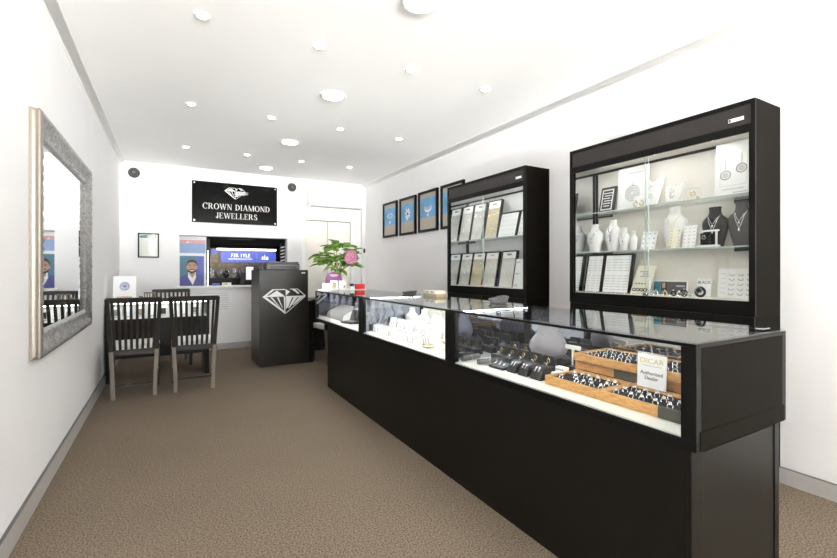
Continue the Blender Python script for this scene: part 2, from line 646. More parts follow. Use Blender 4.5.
def arc(mb, cx, cz, ro, rzo, ri, rzi, a0, a1, place, n=18):
    """crescent between an outer and an inner ellipse"""
    for i in range(n):
        t0, t1 = a0 + (a1 - a0) * i / n, a0 + (a1 - a0) * (i + 1) / n
        place([(cx + ro * math.cos(t0), cz + rzo * math.sin(t0)), (cx + ro * math.cos(t1), cz + rzo * math.sin(t1)),
               (cx + ri * math.cos(t1), cz + rzi * math.sin(t1)), (cx + ri * math.cos(t0), cz + rzi * math.sin(t0))])


def letter(mb, ch, x0, z0, s, y0, y1):
    def P(pts):
        mb.prism([(x0 + x * s, z0 + z * s) for x, z in pts], y0, y1)

    def R(a, b, c, d):
        P([(a, c), (b, c), (b, d), (a, d)])

    def stem(x, w=T, top=True, bot=True, z0_=0, z1_=1):
        R(x, x + w, z0_, z1_)
        if bot:
            R(x - .07, x + w + .07, z0_, z0_ + SF)
        if top:
            R(x - .07, x + w + .07, z1_ - SF, z1_)

    def diag(xa, za, xb, zb, w):
        P([(xa - w / 2, za), (xa + w / 2, za), (xb + w / 2, zb), (xb - w / 2, zb)])

    def ser(x, z):
        R(x - .13, x + .13, z, z + SF)
    if ch == 'I':
        stem(.1)
        return .40
    if ch in 'EL':
        stem(.1)
        R(.1, .66, 0, HL)
        P([(.60, 0), (.66, 0), (.68, .26), (.65, .26)])
        if ch == 'E':
            R(.1, .62, 1 - HL, 1)
            P([(.56, 1), (.62, 1), (.63, .76), (.60, .76)])
            R(.1, .46, .49, .49 + HL)
            R(.42, .46, .40, .64)
        return .74
    if ch == 'D':
        stem(.1)
        arc(mb, .30, .5, .48, .5, .33, .45, -PI / 2, PI / 2, P)
        R(.1, .31, 0, HL)
        R(.1, .31, 1 - HL, 1)
        return .88
    if ch == 'O':
        arc(mb, .46, .5, .42, .52, .27, .47, 0, 2 * PI, P, 28)
        return .94
    if ch == 'C':
        arc(mb, .46, .5, .42, .52, .28, .47, .24 * PI, 1.76 * PI, P, 24)
        R(.73, .78, .68, .98)
        return .88
    if ch == 'R':
        stem(.1)
        arc(mb, .36, .74, .30, .26, .17, .21, -PI / 2, PI / 2, P)
        R(.1, .37, .48, .48 + HL)
        R(.1, .37, 1 - HL, 1)
        diag(.42, .50, .70, 0, .17)
        R(.60, .86, 0, SF)
        return .88
    if ch == 'S':
        arc(mb, .36, .74, .27, .27, .14, .20, .25 * PI, 1.3 * PI, P, 14)
        arc(mb, .36, .27, .28, .28, .15, .21, -.75 * PI, .42 * PI, P, 14)
        diag(.20, .64, .50, .40, .15)
        R(.54, .585, .72, .98)
        R(.09, .135, .02, .30)
        return .72
    if ch == 'J':
        stem(.28, bot=False, z0_=.12)
        arc(mb, .25, .16, .165, .18, .03, .13, PI, 2 * PI, P, 10)
        mb_ball = [(.10 + .065 * math.cos(t * PI / 4), .20 + .065 * math.sin(t * PI / 4)) for t in range(8)]
        P(mb_ball)
        return .56
    if ch == 'A':
        diag(.43, 1, .12, 0, HL * 1.2)
        diag(.45, 1, .74, 0, T * 1.1)
        R(.24, .62, .30, .30 + HL)
        ser(.12, 0)
        ser(.74, 0)
        return .90
    if ch == 'N':
        stem(.15, HL)
        stem(.73, HL, bot=False)
        diag(.16, 1, .74, 0, T * 1.15)
        return .94
    if ch == 'M':
        stem(.13, HL)
        stem(.86, T)
        diag(.16, 1, .53, 0, T * 1.1)
        diag(.90, 1, .53, 0, HL * 1.2)
        return 1.12
    if ch == 'W':
        diag(.14, 1, .38, 0, T)
        diag(.60, 1, .38, 0, HL)
        diag(.60, 1, .84, 0, T)
        diag(1.06, 1, .84, 0, HL)
        for x in (.14, .60, 1.06):
            ser(x, 1 - SF)
        return 1.20
    return .45      # a space


def serif(mb, text, cx, z, s, y0, y1):
    dummy = MB()
    w = sum(letter(dummy, c, 0, 0, 1, 0, .1) for c in text)
    dummy.bm.free()
    x = cx - w * s / 2
    for c in text:
        x += letter(mb, c, x, z, s, y0, y1) * s


# shop sign on the back wall
sg = thing('shop_sign', 'black acrylic sign with silver diamond and shop name above the opening', 'sign', (.884, BY, 2.212))
MB('sign_black').box(-.606, .606, -.024, -.014, -.307, .307).build('panel', sg, bevel=.002)
lt = MB('sign_silver')
serif(lt, 'CROWN DIAMOND', .015, -.098, .085, -.027, -.0242)
serif(lt, 'JEWELLERS', .010, -.232, .085, -.027, -.0242)
lt.build('lettering', sg)
e_ = MB('sign_silver')
emblem(e_, -.02, .155, .30, -.027, -.0242, True)
e_.build('diamond_emblem', sg)
for sx in (-1, 1):
    for sz in (-1, 1):
        MB('silver').cyl((sx * .575, 0, sz * .276), (sx * .575, -.029, sz * .276), .011, n=14).build('standoff_bolt', sg)

# round speakers high on the back wall
sp = None
for x, lb in ((-.434, 'round dark wall speaker in the back left corner under the cornice'), (1.73, 'round dark wall speaker to the right of the shop sign')):
    if not sp:
        sp = thing('wall_speaker', lb, 'speaker', (x, BY, 2.55), group='round wall speakers')
        MB('speaker_grey').cyl((0, 0, 0), (0, -.035, 0), .072, .066, 28).build('housing', sp)
        MB('plastic_black').cyl((0, -.034, 0), (0, -.040, 0), .054, .05, 24).build('grille', sp)
        MB('device_grey').ball((0, -.040, 0), .018, .012, .018).build('cone', sp)
    else:
        dup(sp, (x, BY, 2.55), (0, 0, 0), lb, 'round wall speakers')

# framed certificate
ce = thing('framed_certificate', 'small black framed certificate with green heading on back wall', 'certificate', (-.262, BY, 1.545))


def frame_mb(hw, hh, t, d0, d1, m):
    mb = MB(m)
    for a, b, c, d in ((-hw, hw, -hh, -hh + t), (-hw, hw, hh - t, hh), (-hw, -hw + t, -hh + t, hh - t), (hw - t, hw, -hh + t, hh - t)):
        mb.box(a, b, d0, d1, c, d)
    return mb


frame_mb(.127, .172, .017, -.022, -.001, 'black_trim').build('frame', ce)
cp = MB('pale_card').box(-.111, .111, -.012, -.002, -.156, .156)
cp.m('teal').box(-.105, -.02, -.0125, -.011, .105, .15).m('green_print').box(-.02, .09, -.0125, -.011, .105, .15)
for i in range(9):
    cp.m('light_grey_print').box(-.085, .085 - .03 * (i % 3), -.0125, -.011, .075 - i * .022, .079 - i * .022)
cp.build('certificate', ce)
MB('clear_glass').box(-.11, .11, -.016, -.0145, -.155, .155).build('glass', ce)

# notice sheet under the opening
nt_ = MB('white_card').box(-.25, .25, -.004, -.001, -.165, .165)
for i in range(8):
    nt_.m('light_grey_print').box(-.22 + .2 * (i % 2), .20, -.0045, -.0035, .12 - i * .034, .128 - i * .034)
tag(nt_.build('wall_mounted_notice', None, (.572, BY, .725)), 'white printed notice sheet taped to wall below the service opening', 'notice')

# air conditioner
ac = thing('wall_mounted_air_conditioner', 'white split system air conditioner on back wall above the door', 'air conditioner', (2.43, BY, 2.38))
MB('white_plastic').box(-.47, .47, -.20, 0, -.13, .14).build('body', ac, bevel=.02)
MB('white_plastic').box(-.44, .44, -.206, -.198, -.07, .12).build('front_panel', ac, bevel=.004)
vl = MB('trim_grey')
vl.hexa([(-.44, -.195, -.128), (.44, -.195, -.128), (.44, -.10, -.134), (-.44, -.10, -.134)], [(-.44, -.195, -.122), (.44, -.195, -.122), (.44, -.10, -.129), (-.44, -.10, -.129)])
vl.build('louver', ac)

# dark wall phone near the corner
wp = thing('wall_phone', 'small dark intercom handset on the boxed corner pipe beside the door', 'intercom', (2.962, 7.13, 1.50))
MB('white_plastic').box(-.022, .022, -.02, -.001, -.08, .05).build('base', wp, bevel=.004)
MB('plastic_black').box(-.018, .018, -.035, -.0195, .0, .075).build('handset', wp, bevel=.006)

# ------------------------------------------------------------------ four pictures on the right wall
def sparkle(mb, x, z, r, y, n=8):
    for i in range(n):
        a = PI * i / n
        dx, dz = math.cos(a), math.sin(a)
        mb.prism([(x + dx * r, z + dz * r), (x - dz * r * .08, z + dx * r * .08), (x - dx * r, z - dz * r), (x + dz * r * .08, z - dx * r * .08)], y - .0004 * i / n, y + .001)


pics = [(6.121, 1.985, .242, .272, 'ring and drop'), (5.54, 1.982, .242, .272, 'starburst'), (4.972, 1.986, .248, .274, 'tiara'), (4.397, 1.986, .248, .274, 'pendant')]
plab = ['black framed blue jewellery picture with ring and drop, nearest the back wall', 'black framed blue picture with starburst jewel, second from the back wall',
        'black framed blue picture with tiara shaped jewel, third from the back wall', 'black framed picture partly hidden behind the smaller display cabinet']
for k, (y, z, hw, hh, kind) in enumerate(pics):
    pc = thing('framed_picture', plab[k], 'picture', (RX, y, z), RW, 'framed jewellery pictures')
    frame_mb(hw, hh, .033, -.03, -.001, 'black_trim').build('frame', pc)
    mb = MB('mat_board').box(-hw + .031, hw - .031, -.014, -.002, -hh + .031, hh - .031)
    a = hw - .034
    mb.m('sky_blue').box(-a + .006, a - .006, -.0155, -.0135, -hh * .30, hh * .66)
    mb.m('white_card')
    if kind == 'ring and drop':
        for q in range(12):
            t = 2 * PI * q / 12
            sparkle(mb, .08 * math.cos(t), .06 + .03 * math.sin(t), .022, -.0165, 4)
        mb.ell(0, -.045, .018, .022, -.017, -.0152)
    elif kind == 'starburst':
        sparkle(mb, 0, .03, .085, -.0165, 7)
        for q in range(7):
            t = 2 * PI * q / 7 + .3
            mb.ell(.06 * math.cos(t), .03 + .06 * math.sin(t), .016, .022, -.017, -.0152, 10)
        mb.m('black_print').ell(0, .03, .02, .02, -.018, -.0166, 12)
        mb.m('white_card').ell(-.02, -.05, .013, .02, -.017, -.0152, 10)
    elif kind == 'tiara':
        mb.prism([(-.10, .04), (-.07, -.0), (0, -.02), (.07, 0), (.10, .04), (.075, .03), (0, .012), (-.075, .03)], -.017, -.0152)
        for q in range(5):
            sparkle(mb, -.088 + .044 * q, .052 - .018 * (2 - abs(q - 2)) * .5, .026, -.0165, 4)
        mb.ell(0, -.052, .02, .024, -.017, -.0152, 6)
    else:
        mb.prism([(-.05, .10), (-.02, .12), (.01, -.05), (-.03, -.06)], -.017, -.0152)
        sparkle(mb, .03, .02, .05, -.0165, 6)
    mb.m('mat_board')
    mb.build('print', pc)

# ------------------------------------------------------------------ tall display cabinets on the right wall
CFX, CBX = 2.72, RX


def cabinet(label, Y0, Y1, lining='cream_back', name='display_cabinet'):
    """glass fronted wall cabinet; Y0 nearer the camera. Local axes: x runs towards the camera along the wall, y into the wall."""
    W = Y1 - Y0
    w = W / 2
    D = CBX - CFX - .001
    o = thing(name, label, 'display cabinet', (CFX, (Y0 + Y1) / 2, 0), RW, 'tall black display cabinets')
    Z0, Z1, ZT, ZF = .95, 1.03, 2.12, 1.945
    ca = MB('charcoal_laminate')
    ca.box(-w, -w + .03, 0, D, Z0, ZT).box(w - .03, w, 0, D, Z0, ZT)
    ca.box(-w + .03, w - .03, .0, D, ZT - .03, ZT).box(-w + .03, w - .03, 0, D, Z0, Z1 - .006)
    ca.box(-w + .03, w - .03, D - .02, D, Z1 - .006, ZT - .03)
    ca.build('carcass', o)
    fa = MB('black_trim')
    fa.box(-w, w, -.014, -.001, ZT - .025, ZT).box(-w, w, -.014, -.001, ZF, ZF + .045).box(-w, w, -.014, -.001, Z0, Z1)
    fa.box(-w, -w + .03, -.014, -.001, Z1, ZF).box(w - .03, w, -.014, -.001, Z1, ZF).box(-w, -w + .02, -.014, -.001, ZF + .045, ZT - .025).box(w - .02, w, -.014, -.001, ZF + .045, ZT - .025)
    fa.build('front_frame', o)
    fs = MB('grey_fascia').box(-w + .02, w - .02, -.008, .012, ZF + .045, ZT - .025).build('fascia', o)
    tag(MB('sticker_white').box(w - .13, w - .055, -.011, -.0085, ZF + .074, ZF + .094).m('black_print').box(w - .127, w - .118, -.0115, -.0105, ZF + .077, ZF + .091).build('maker_plate', fs), 'small white maker plate')
    tp = MB(lining).box(-w + .03, w - .03, .012, D - .02, ZF + .03, ZF + .045)
    tp.build('top_panel', o)
    bk = MB(lining).box(-w + .03, w - .03, D - .032, D - .0205, Z1, ZF + .03)
    bk.m('black_trim').box(-w + .03, w - .03, D - .040, D - .032, ZF + .012, ZF + .029).box(-w + .042, -w + .058, D - .044, D - .032, Z1, ZF + .012)
    bk.build('back_panel', o)
    MB('mirror_glass').box(-w + .0305, -w + .036, .012, D - .046, Z1, ZF + .03).build('mirror_side', o)
    MB(lining).box(w - .036, w - .0305, .012, D - .046, Z1, ZF + .03).build('side_lining', o)
    MB('cream_back').box(-w + .036, w - .036, .006, D - .033, Z1 - .0055, Z1 + .002).build('deck', o)
    g1 = MB('clear_glass').box(-w + .03, .012, .0, .005, Z1 + .002, ZF).build('sliding_door', o)
    MB('glass_edge').box(.0125, .0145, .0, .005, Z1 + .002, ZF).build('glass_edge', g1)
    g2 = MB('clear_glass').box(-.012, w - .03, .007, .012, Z1 + .002, ZF).build('sliding_door', o)
    MB('glass_edge').box(-.0145, -.0125, .007, .012, Z1 + .002, ZF).build('glass_edge', g2)
    MB('chrome').cyl((.0, .004, Z1 + .012), (.0, -.018, Z1 + .012), .010, n=16).box(-.02, .02, -.010, -.002, Z1 + .002, Z1 + .020).build('lock', o)
    for q in (-.36, 0, .36):
        MB('led_spot').cyl((q, .065, ZF + .0295), (q, .065, ZF + .024), .022, n=20).build('spotlight', o)
    return o, w, D


def shelf(o, w, D, z, right_br=True):
    s = MB('clear_glass').box(-w + .037, w - .037, .035, D - .034, z - .008, z).build('glass_shelf', o)
    MB('glass_edge').box(-w + .037, w - .037, .032, .0348, z - .008, z).build('polished_edge', s)
    MB('black_trim').box(-w + .037, -w + .20, D - .06, D - .047, z - .020, z - .0085).build('shelf_bracket', s)
    MB('black_trim').box(w - .21, w - .037, D - .05, D - .034, z - .024, z - .0085).build('shelf_bracket', s)
    return s


cab2, w2, D2 = cabinet('larger black display cabinet nearest the camera, with busts and two glass shelves', 1.122, 2.36)
shelf(cab2, w2, D2, 1.628)
shelf(cab2, w2, D2, 1.336)
cab1, w1_, D1 = cabinet('smaller looking black display cabinet by the pictures, holding trays of chains', 2.848, 4.085, 'white_card')
shelf(cab1, w1_, D1, 1.518)
for lb, y0, y1 in (('black cabinet plinth under the display cabinet nearest the camera', 1.122, 2.36), ('black cabinet plinth under the display cabinet by the pictures', 2.848, 4.085)):
    pl = thing('cabinet_plinth', lb, 'plinth', (CFX, (y0 + y1) / 2, 0), RW)
    ww = (y1 - y0) / 2
    MB('charcoal_laminate').box(-ww, ww, .0, .279, 0, .9495).build('carcass', pl)
    for q in (-1, 1):
        dd = MB('black_laminate').box(min(0, q * ww) + .003, max(0, q * ww) - .003, -.014, -.0005, .06, .947).build('door', pl, bevel=.002)
        MB('chrome').cyl((q * .04, -.0145, .80), (q * .04, -.034, .80), .008).build('knob', dd)


# ---- stock for the cabinets; px = position along the wall (world Y), all facing -X
def leaner(name, lab, cat, yc, wdt, ln, z, xb, lean, fn, group=None, thick=.012, body='white_card', rim=None):
    """a flat card, pad or tray leaning back against the cabinet; fn draws its face (local x right, z up, y=0 front)"""
    mb = MB(body)
    if rim:
        mb.m(rim).box(-wdt / 2 - .012, wdt / 2 + .012, .004, thick + .014, 0, ln + .012)
        mb.m(rim).box(-wdt / 2 - .012, -wdt / 2, -.004, .004, 0, ln + .012).box(wdt / 2, wdt / 2 + .012, -.004, .004, 0, ln + .012).box(-wdt / 2, wdt / 2, -.004, .004, ln, ln + .012)
        mb.m(body).box(-wdt / 2, wdt / 2, 0, .004, 0, ln)
    else:
        mb.box(-wdt / 2, wdt / 2, 0, thick, 0, ln)
    fn(mb, wdt, ln)
    o = mb.build(name, None, (xb, yc, z + .001 + (thick + .014 if rim else thick) * math.sin(lean)), (-lean, 0, -PI / 2))
    return tag(o, lab, cat, group)


FR = (-.0009, .0005)


def rect(mb, m, a, b, c, d, k=0):
    mb.m(m).box(a, b, -.0009 - k, .0004, c, d)


def face_frame(mb, w, l):
    rect(mb, 'white_card', -w * .38, w * .38, l * .10, l * .90)
    rect(mb, 'black_print', -w * .32, w * .32, l * .14, l * .86, .0004)
    for i in range(6):
        rect(mb, 'white_card', -w * .2 - .01 * (i % 2), w * .2 + .008 * (i % 3), l * (.24 + .1 * i), l * (.27 + .1 * i), .0008)


def face_pend(mb, w, l):
    mb.m('grey_print')
    for r in (.055, .042, .030, .018):
        mb.tube([(r * math.cos(t * PI / 14), -.001, l * .40 + r * math.sin(t * PI / 14)) for t in range(28)], .0022, 4, True)
    mb.tube([(0, -.001, l * .40 + .055), (0, -.001, l * .62)], .003, 4)
    rect(mb, 'light_grey_print', -w * .2, w * .3, l * .85, l * .865)


def face_ear(mb, w, l):
    for s in (-1, 1):
        mb.m('gold').tube([(s * .022 + .013 * math.cos(t * PI / 7), -.002, l * .35 + .016 * math.sin(t * PI / 7)) for t in range(14)], .003, 5, True)
        mb.m('silver').ball((s * .022, -.004, l * .62), .006, .004, .006, 8)


def face_two_pend(mb, w, l):
    rect(mb, 'light_grey_print', -w * .36, w * .36, l * .22, l * .225)
    rect(mb, 'light_grey_print', -w * .36, -w * .35, l * .22, l * .8)
    rect(mb, 'light_grey_print', w * .35, w * .36, l * .22, l * .8)
    for s in (-1, 1):
        mb.m('grey_print').tube([(s * .042 + .026 * math.cos(t * PI / 10), -.001, l * .42 + .015 * (s + 1) + .026 * math.sin(t * PI / 10)) for t in range(20)], .003, 4, True)
        mb.m('light_grey_print').ell(s * .042, l * .42 + .015 * (s + 1), .018, .018, -.0009, .0004, 14)
        rect(mb, 'grey_print', s * .042 - .0015, s * .042 + .0015, l * .52 + .015 * (s + 1), l * .78)
    rect(mb, 'light_grey_print', -w * .28, w * .28, l * .15, l * .165)
    rect(mb, 'light_grey_print', 0, w * .38, l * .08, l * .10)


def face_grid(nx, nz, m='light_grey_print', gap=True, sz=(.45, .12)):
    def f(mb, w, l):
        for i in range(nx):
            for j in range(nz):
                if gap and j == nz // 2:
                    continue
                x = -w * .36 + w * .72 * i / max(1, nx - 1)
                z = l * .08 + l * .80 * j / max(1, nz - 1)
                dx = w * .72 / nx * sz[0]
                dz = l * .8 / nz * sz[1]
                rect(mb, m, x - dx, x + dx, z - dz, z + dz)
    return f


def face_rings(nx, nz, m='silver'):
    def f(mb, w, l):
        for i in range(nx):
            for j in range(nz):
                x = -w * .10 + w * .5 * i / max(1, nx - 1)
                z = l * .16 + l * .66 * j / max(1, nz - 1)
                r = min(w, l) * .055
                mb.m(m).tube([(x + r * 1.3 * math.cos(PI + PI * t / 8), -.002, z + r * math.sin(PI + PI * t / 8)) for t in range(9)], .0022, 5)
        for j in range(nz):
            rect(mb, 'light_grey_print', -w * .42, -w * .26, l * .16 + l * .66 * j / max(1, nz - 1), l * .175 + l * .66 * j / max(1, nz - 1))
    return f


def face_chains(tone, headm='olive_print', n=9, head=.17):
    def f(mb, w, l):
        rect(mb, 'white_card', -w / 2 + .004, w / 2 - .004, l * (1 - head), l - .004)
        rect(mb, headm, -w * .17, w * .17, l * (1 - head * .60), l * (1 - head * .30), .0004)
        rect(mb, tone, -w / 2 + .004, w / 2 - .004, .006, l * (1 - head) - .004)
        for i in range(n):
            x = -w * .42 + w * .84 * i / (n - 1)
            ln_ = l * (.06 + .10 * random.random())
            mb.m('gold' if tone == 'gold_card' else 'silver').tube([(x, -.002, l * (1 - head) - .006), (x, -.002, ln_)], .0016 + .001 * random.random(), 5)
    return f


# larger cabinet, top shelf
T1, T2, T3 = 1.628, 1.336, 1.032
leaner('framed_card', 'black framed card with white lettering on the top shelf of larger cabinet', 'card', 2.145, .125, .20, T1, 2.845, .22, face_frame, body='black_print', thick=.016)
leaner('pendant_poster', 'white poster showing a round filigree pendant on the top shelf', 'poster card', 1.965, .235, .32, T1, 2.892, .09, face_pend, thick=.006)
leaner('earring_card', 'small white earring card in front of the pendant poster', 'earring card', 1.875, .085, .092, T1, 2.835, .25, face_ear, thick=.005)
leaner('pendant_display', 'large white display board with two round pendants, right end of top shelf', 'display board', 1.315, .20, .335, T1, 2.895, .06, face_two_pend, thick=.008)


def bust_mesh(h, w, m, thick=.42, low=False):
    """neck and shoulder form: round foot, swelling shoulders, neck"""
    mb = MB(m)
    a = w / 2
    if low:
        prof = [(.30, 0), (.31, .03), (.34, .05), (.62, .10), (.88, .19), (1, .31), (.97, .42), (.84, .52), (.66, .61), (.52, .70), (.46, .80), (.45, .92), (.48, 1)]
    else:
        prof = [(.66, 0), (.64, .03), (.62, .05), (.70, .14), (.84, .30), (.96, .46), (1, .57), (.97, .645), (.86, .70), (.68, .75), (.53, .795), (.46, .85), (.44, .92), (.48, .985), (.42, 1)]
    prof = [(a * p, h * q) for p, q in prof]
    return mb.lathe(prof, 24, 1, thick), a


def bust(name, lab, x, y, z, h, w, m, group=None, yaw=0, chain=None, clab=None, thick=.42):
    mb, a = bust_mesh(h, w, m, thick)
    o = tag(mb.build(name, None, (x, y, z + .0005), (0, 0, -PI / 2 + yaw)), lab, 'necklace bust', group)
    if chain:
        c = MB(chain)
        for drop in ((.40, .56) if h > .2 else (.50,)):
            pts = []
            for i in range(17):
                t = -1 + 2 * i / 16
                zz = h * (.80 - (1 - abs(t) ** 1.3) * (.80 - drop))
                xx = a * .46 * math.copysign(abs(t) ** 1.1, t)
                # the body radius at this height
                rr = a * (.52 if zz > h * .76 else .72 if zz > h * .70 else .92 if zz > h * .64 else 1.0)
                yy = -math.sqrt(max(0.0, rr * rr - xx * xx)) * thick - .002
                pts.append((xx, yy, zz))
            c.tube(pts, .0022, 5)
            c.ball((0, pts[8][1] - .003, pts[8][2] - .010), .007, .004, .009, 8)
        tag(c.build('necklace', None, (x, y, z + .0005), (0, 0, -PI / 2 + yaw)), clab, 'necklace')
    return o


def curved_display(name, lab, x, y, z, w, h, m, lean=.35, pads=2, group=None):
    """board like neck form: wide scooped top leaning back, narrow foot"""
    mb = MB(m)
    mb.prism([(-w * .30, 0), (w * .26, 0), (w * .36, h * .35), (w * .50, h * .92), (w * .40, h), (w * .18, h * .82), (-w * .12, h * .80), (-w * .34, h * .98), (-w * .48, h * .90), (-w * .42, h * .4)], 0, .014)
    mb.box(-w * .2, w * .2, .0145, .04, 0, .008)
    o = mb.build(name, None, (x, y, z + .001 + .04 * math.sin(lean * .5)), (-lean * .5, 0, -PI / 2), bevel=.004)
    tag(o, lab, 'jewellery stand', group)
    for q in range(pads):
        c = MB('silver')
        zz = h * (.62 - .30 * q)
        r = w * .11
        c.tube([(w * (-.08 + .05 * q) + r * math.cos(t * PI / 7), -.003, zz + r * math.sin(t * PI / 7)) for t in range(14)], .0032, 5, True)
        c.build('hoop', o)
    return o


curved_display('neck_display', 'tall white scooped stand with two hoops, left of centre on top shelf', 2.80, 1.762, T1, .145, .20, 'white_leather', .4)
curved_display('neck_display', 'low white scooped stand with two hoops, middle of the top shelf', 2.80, 1.62, T1, .12, .12, 'white_leather', .5)
bx_ = thing('clear_box', 'small clear box with gold ring on the top shelf by the pendant board', 'display box', (2.79, 1.496, T1 + .0005), RW)
MB('clear_glass').box(-.034, .034, 0, .05, 0, .078).build('cover', bx_)
MB('cream_card').box(-.028, .028, .006, .044, .002, .026).m('gold').tube([(.014 * math.cos(t * PI / 7), .02, .042 + .014 * math.sin(t * PI / 7)) for t in range(14)], .003, 5, True).build('ring_pad', bx_)

# larger cabinet, middle shelf
bust('necklace_bust', 'broad white necklace bust at the left end of the middle shelf', 2.855, 2.245, T2, .215, .150, 'white_leather', chain='silver', clab='fine silver necklace on the broad white bust at left end')
bust('necklace_bust', 'white necklace bust with stacked chains, second from left on the middle shelf', 2.85, 2.085, T2, .235, .135, 'white_leather', chain='silver', clab='layered silver necklace on second white bust of middle shelf')
bust('necklace_bust', 'small white necklace bust, third from left on the middle shelf', 2.83, 1.975, T2, .165, .085, 'white_leather', chain='silver', clab='short silver necklace on small third bust of middle shelf')
bust('necklace_bust', 'smallest white bust beside the dotted card on the middle shelf', 2.82, 1.90, T2, .135, .06, 'white_leather')
leaner('stud_card', 'white leaning card with dark stud earrings, middle shelf left of centre', 'earring card', 1.80, .10, .13, T2, 2.82, .30, face_grid(3, 4, 'grey_print', False, (.25, .14)), thick=.006)
bust('necklace_bust', 'tall cream white neck form with strings of beads, centre of middle shelf', 2.862, 1.635, T2, .275, .165, 'white_leather', chain='cream_card', clab='strings of pale beads on tall white neck form')
leaner('earring_strip', 'cream earring card in front of the tall white neck form', 'earring card', 1.60, .065, .13, T2, 2.785, .20, face_grid(2, 6, 'gold', False, (.3, .16)), thick=.005, body='cream_card')
leaner('earring_strip', 'white earring card right of the cream card on middle shelf', 'earring card', 1.527, .078, .145, T2, 2.815, .20, face_grid(3, 6, 'light_grey_print', False, (.3, .16)), thick=.005)
bust('necklace_bust', 'black necklace bust with square neckline behind white ring stand', 2.865, 1.395, T2, .245, .150, 'black_leather', chain='silver', clab='silver pendant necklace on the black bust behind ring stand')
bust('necklace_bust', 'round black necklace bust at the right end of middle shelf', 2.845, 1.245, T2, .255, .145, 'black_leather', chain='silver', clab='silver drop necklace on the round black bust at right end')
rs = thing('ring_stand', 'white stepped stand with black pads in front of black bust', 'ring stand', (2.79, 1.41, T2 + .0005), RW)
MB('white_plastic').box(-.055, .055, 0, .05, 0, .014).box(-.05, -.042, .02, .03, .014, .095).box(.042, .05, .02, .03, .014, .095).box(-.058, .058, .015, .035, .095, .104).build('frame', rs)
MB('black_velvet').box(-.038, .0, .012, .034, .016, .085).box(.006, .034, .016, .034, .016, .07).build('pad', rs)
MB('silver').tube([(-.018 + .010 * math.cos(t * PI / 6), .011, .06 + .010 * math.sin(t * PI / 6)) for t in range(12)], .002, 5, True).build('ring', rs)

# larger cabinet, bottom deck
leaner('ring_tray', 'upright black tray with white pad at the left end of the bottom deck', 'ring tray', 2.23, .13, .274, T3, 2.80, .20, face_grid(3, 12), body='white_card', rim='black_trim')
leaner('ring_tray', 'large upright black tray with white pad and rows of rings, bottom deck', 'ring tray', 2.035, .205, .274, T3, 2.80, .20, face_grid(4, 12, 'light_grey_print', True, (.55, .14)), body='white_card', rim='black_trim')


def face_script(mb, w, l):
    for i, (a, b) in enumerate(((-.2, .3), (-.1, .25), (-.3, .2))):
        rect(mb, 'grey_print', w * a, w * b, l * (.60 + .08 * i), l * (.64 + .08 * i))
    for i in range(4):
        mb.m('black_print').tube([(w * (-.32 + .2 * i) + .013 * math.cos(t * PI / 6), -.002, l * .14 + .010 * math.sin(t * PI / 6)) for t in range(12)], .003, 5, True)
        mb.m('olive_print').ball((w * (-.3 + .16 * i), -.003, l * .36), .008, .004, .007, 8)


leaner('bracelet_card', 'cream leaning card with dark bracelets beside the large ring tray', 'jewellery card', 1.846, .135, .215, T3, 2.80, .45, face_script, body='cream_card', thick=.008)


def face_photo(mb, w, l):
    rect(mb, 'teal', -w * .48, -w * .15, l * .05, l * .95)
    rect(mb, 'device_grey', -w * .15, w * .48, l * .05, l * .95)
    rect(mb, 'hair_dark', -w * .24, -w * .08, l * .3, l * .95, .0003)
    rect(mb, 'skin', -w * .21, -w * .12, l * .5, l * .85, .0006)
    rect(mb, 'light_grey_print', w * .2, w * .44, l * .6, l * .7, .0003)


leaner('photo_card', 'wide blue grey photo card on the bottom deck of larger cabinet', 'photo card', 1.675, .225, .095, T3, 2.86, .15, face_photo, thick=.008)


def face_black(mb, w, l):
    mb.m('black_print').text('BLACK', .024, 0, l * .72, -.0006, .001)


leaner('brand_card', 'white card reading BLACK beside the ring card', 'card', 1.45, .085, .115, T3, 2.84, .12, face_black, thick=.006)
leaner('ring_card', 'large white card of silver half hoops, right end of bottom deck', 'jewellery card', 1.292, .185, .175, T3, 2.86, .15, face_rings(3, 5, 'grey_print'), thick=.012)


def watch_parts(mb, r=.017, face='silver', band='silver', bw=.006):
    mb.m(band).tube([(r * math.cos(t * PI / 8), 0, r * 1.0 * math.sin(t * PI / 8)) for t in range(16)], bw * .5, 6, True, flat=.5)
    return mb


for k, (yy, m, s) in enumerate(((1.745, 'silver', .9), (1.715, 'silver', .8), (1.655, 'gold', .8), (1.60, 'black_trim', .9), (1.565, 'silver', .8), (1.535, 'black_trim', 1.2), (1.50, 'silver', .8))):
    mb = MB(m)
    r = .016 * s
    mb.tube([(r * math.cos(t * PI / 8), 0, r + .003 + r * math.sin(t * PI / 8)) for t in range(16)], .004, 6, True)
    mb.m('silver').ball((0, -.001, 2 * r + .008), .007, .007, .005, 8)
    tag(mb.build('ring', None, (2.785, yy, T3 + .002), (0, 0, -PI / 2)), ('%s ring, %s from the left along the bottom deck of larger cabinet' % ({'silver': 'silver', 'gold': 'gold', 'black_trim': 'dark'}[m], ORD[k])), 'ring', 'rings on the bottom deck')
wk = MB('plastic_black').tube([(.026 * math.cos(t * PI / 9), 0, .029 + .026 * math.sin(t * PI / 9)) for t in range(18)], .008, 6, True, flat=.6)
wk.m('silver').cyl((0, -.010, .038), (0, -.017, .038), .019, n=18).m('black_print').cyl((0, -.017, .038), (0, -.018, .038), .015, n=18)
tag(wk.build('watch', None, (2.785, 1.440, T3 + .0065), (0, 0, -PI / 2)), 'black and silver watch standing before the BLACK card', 'watch')

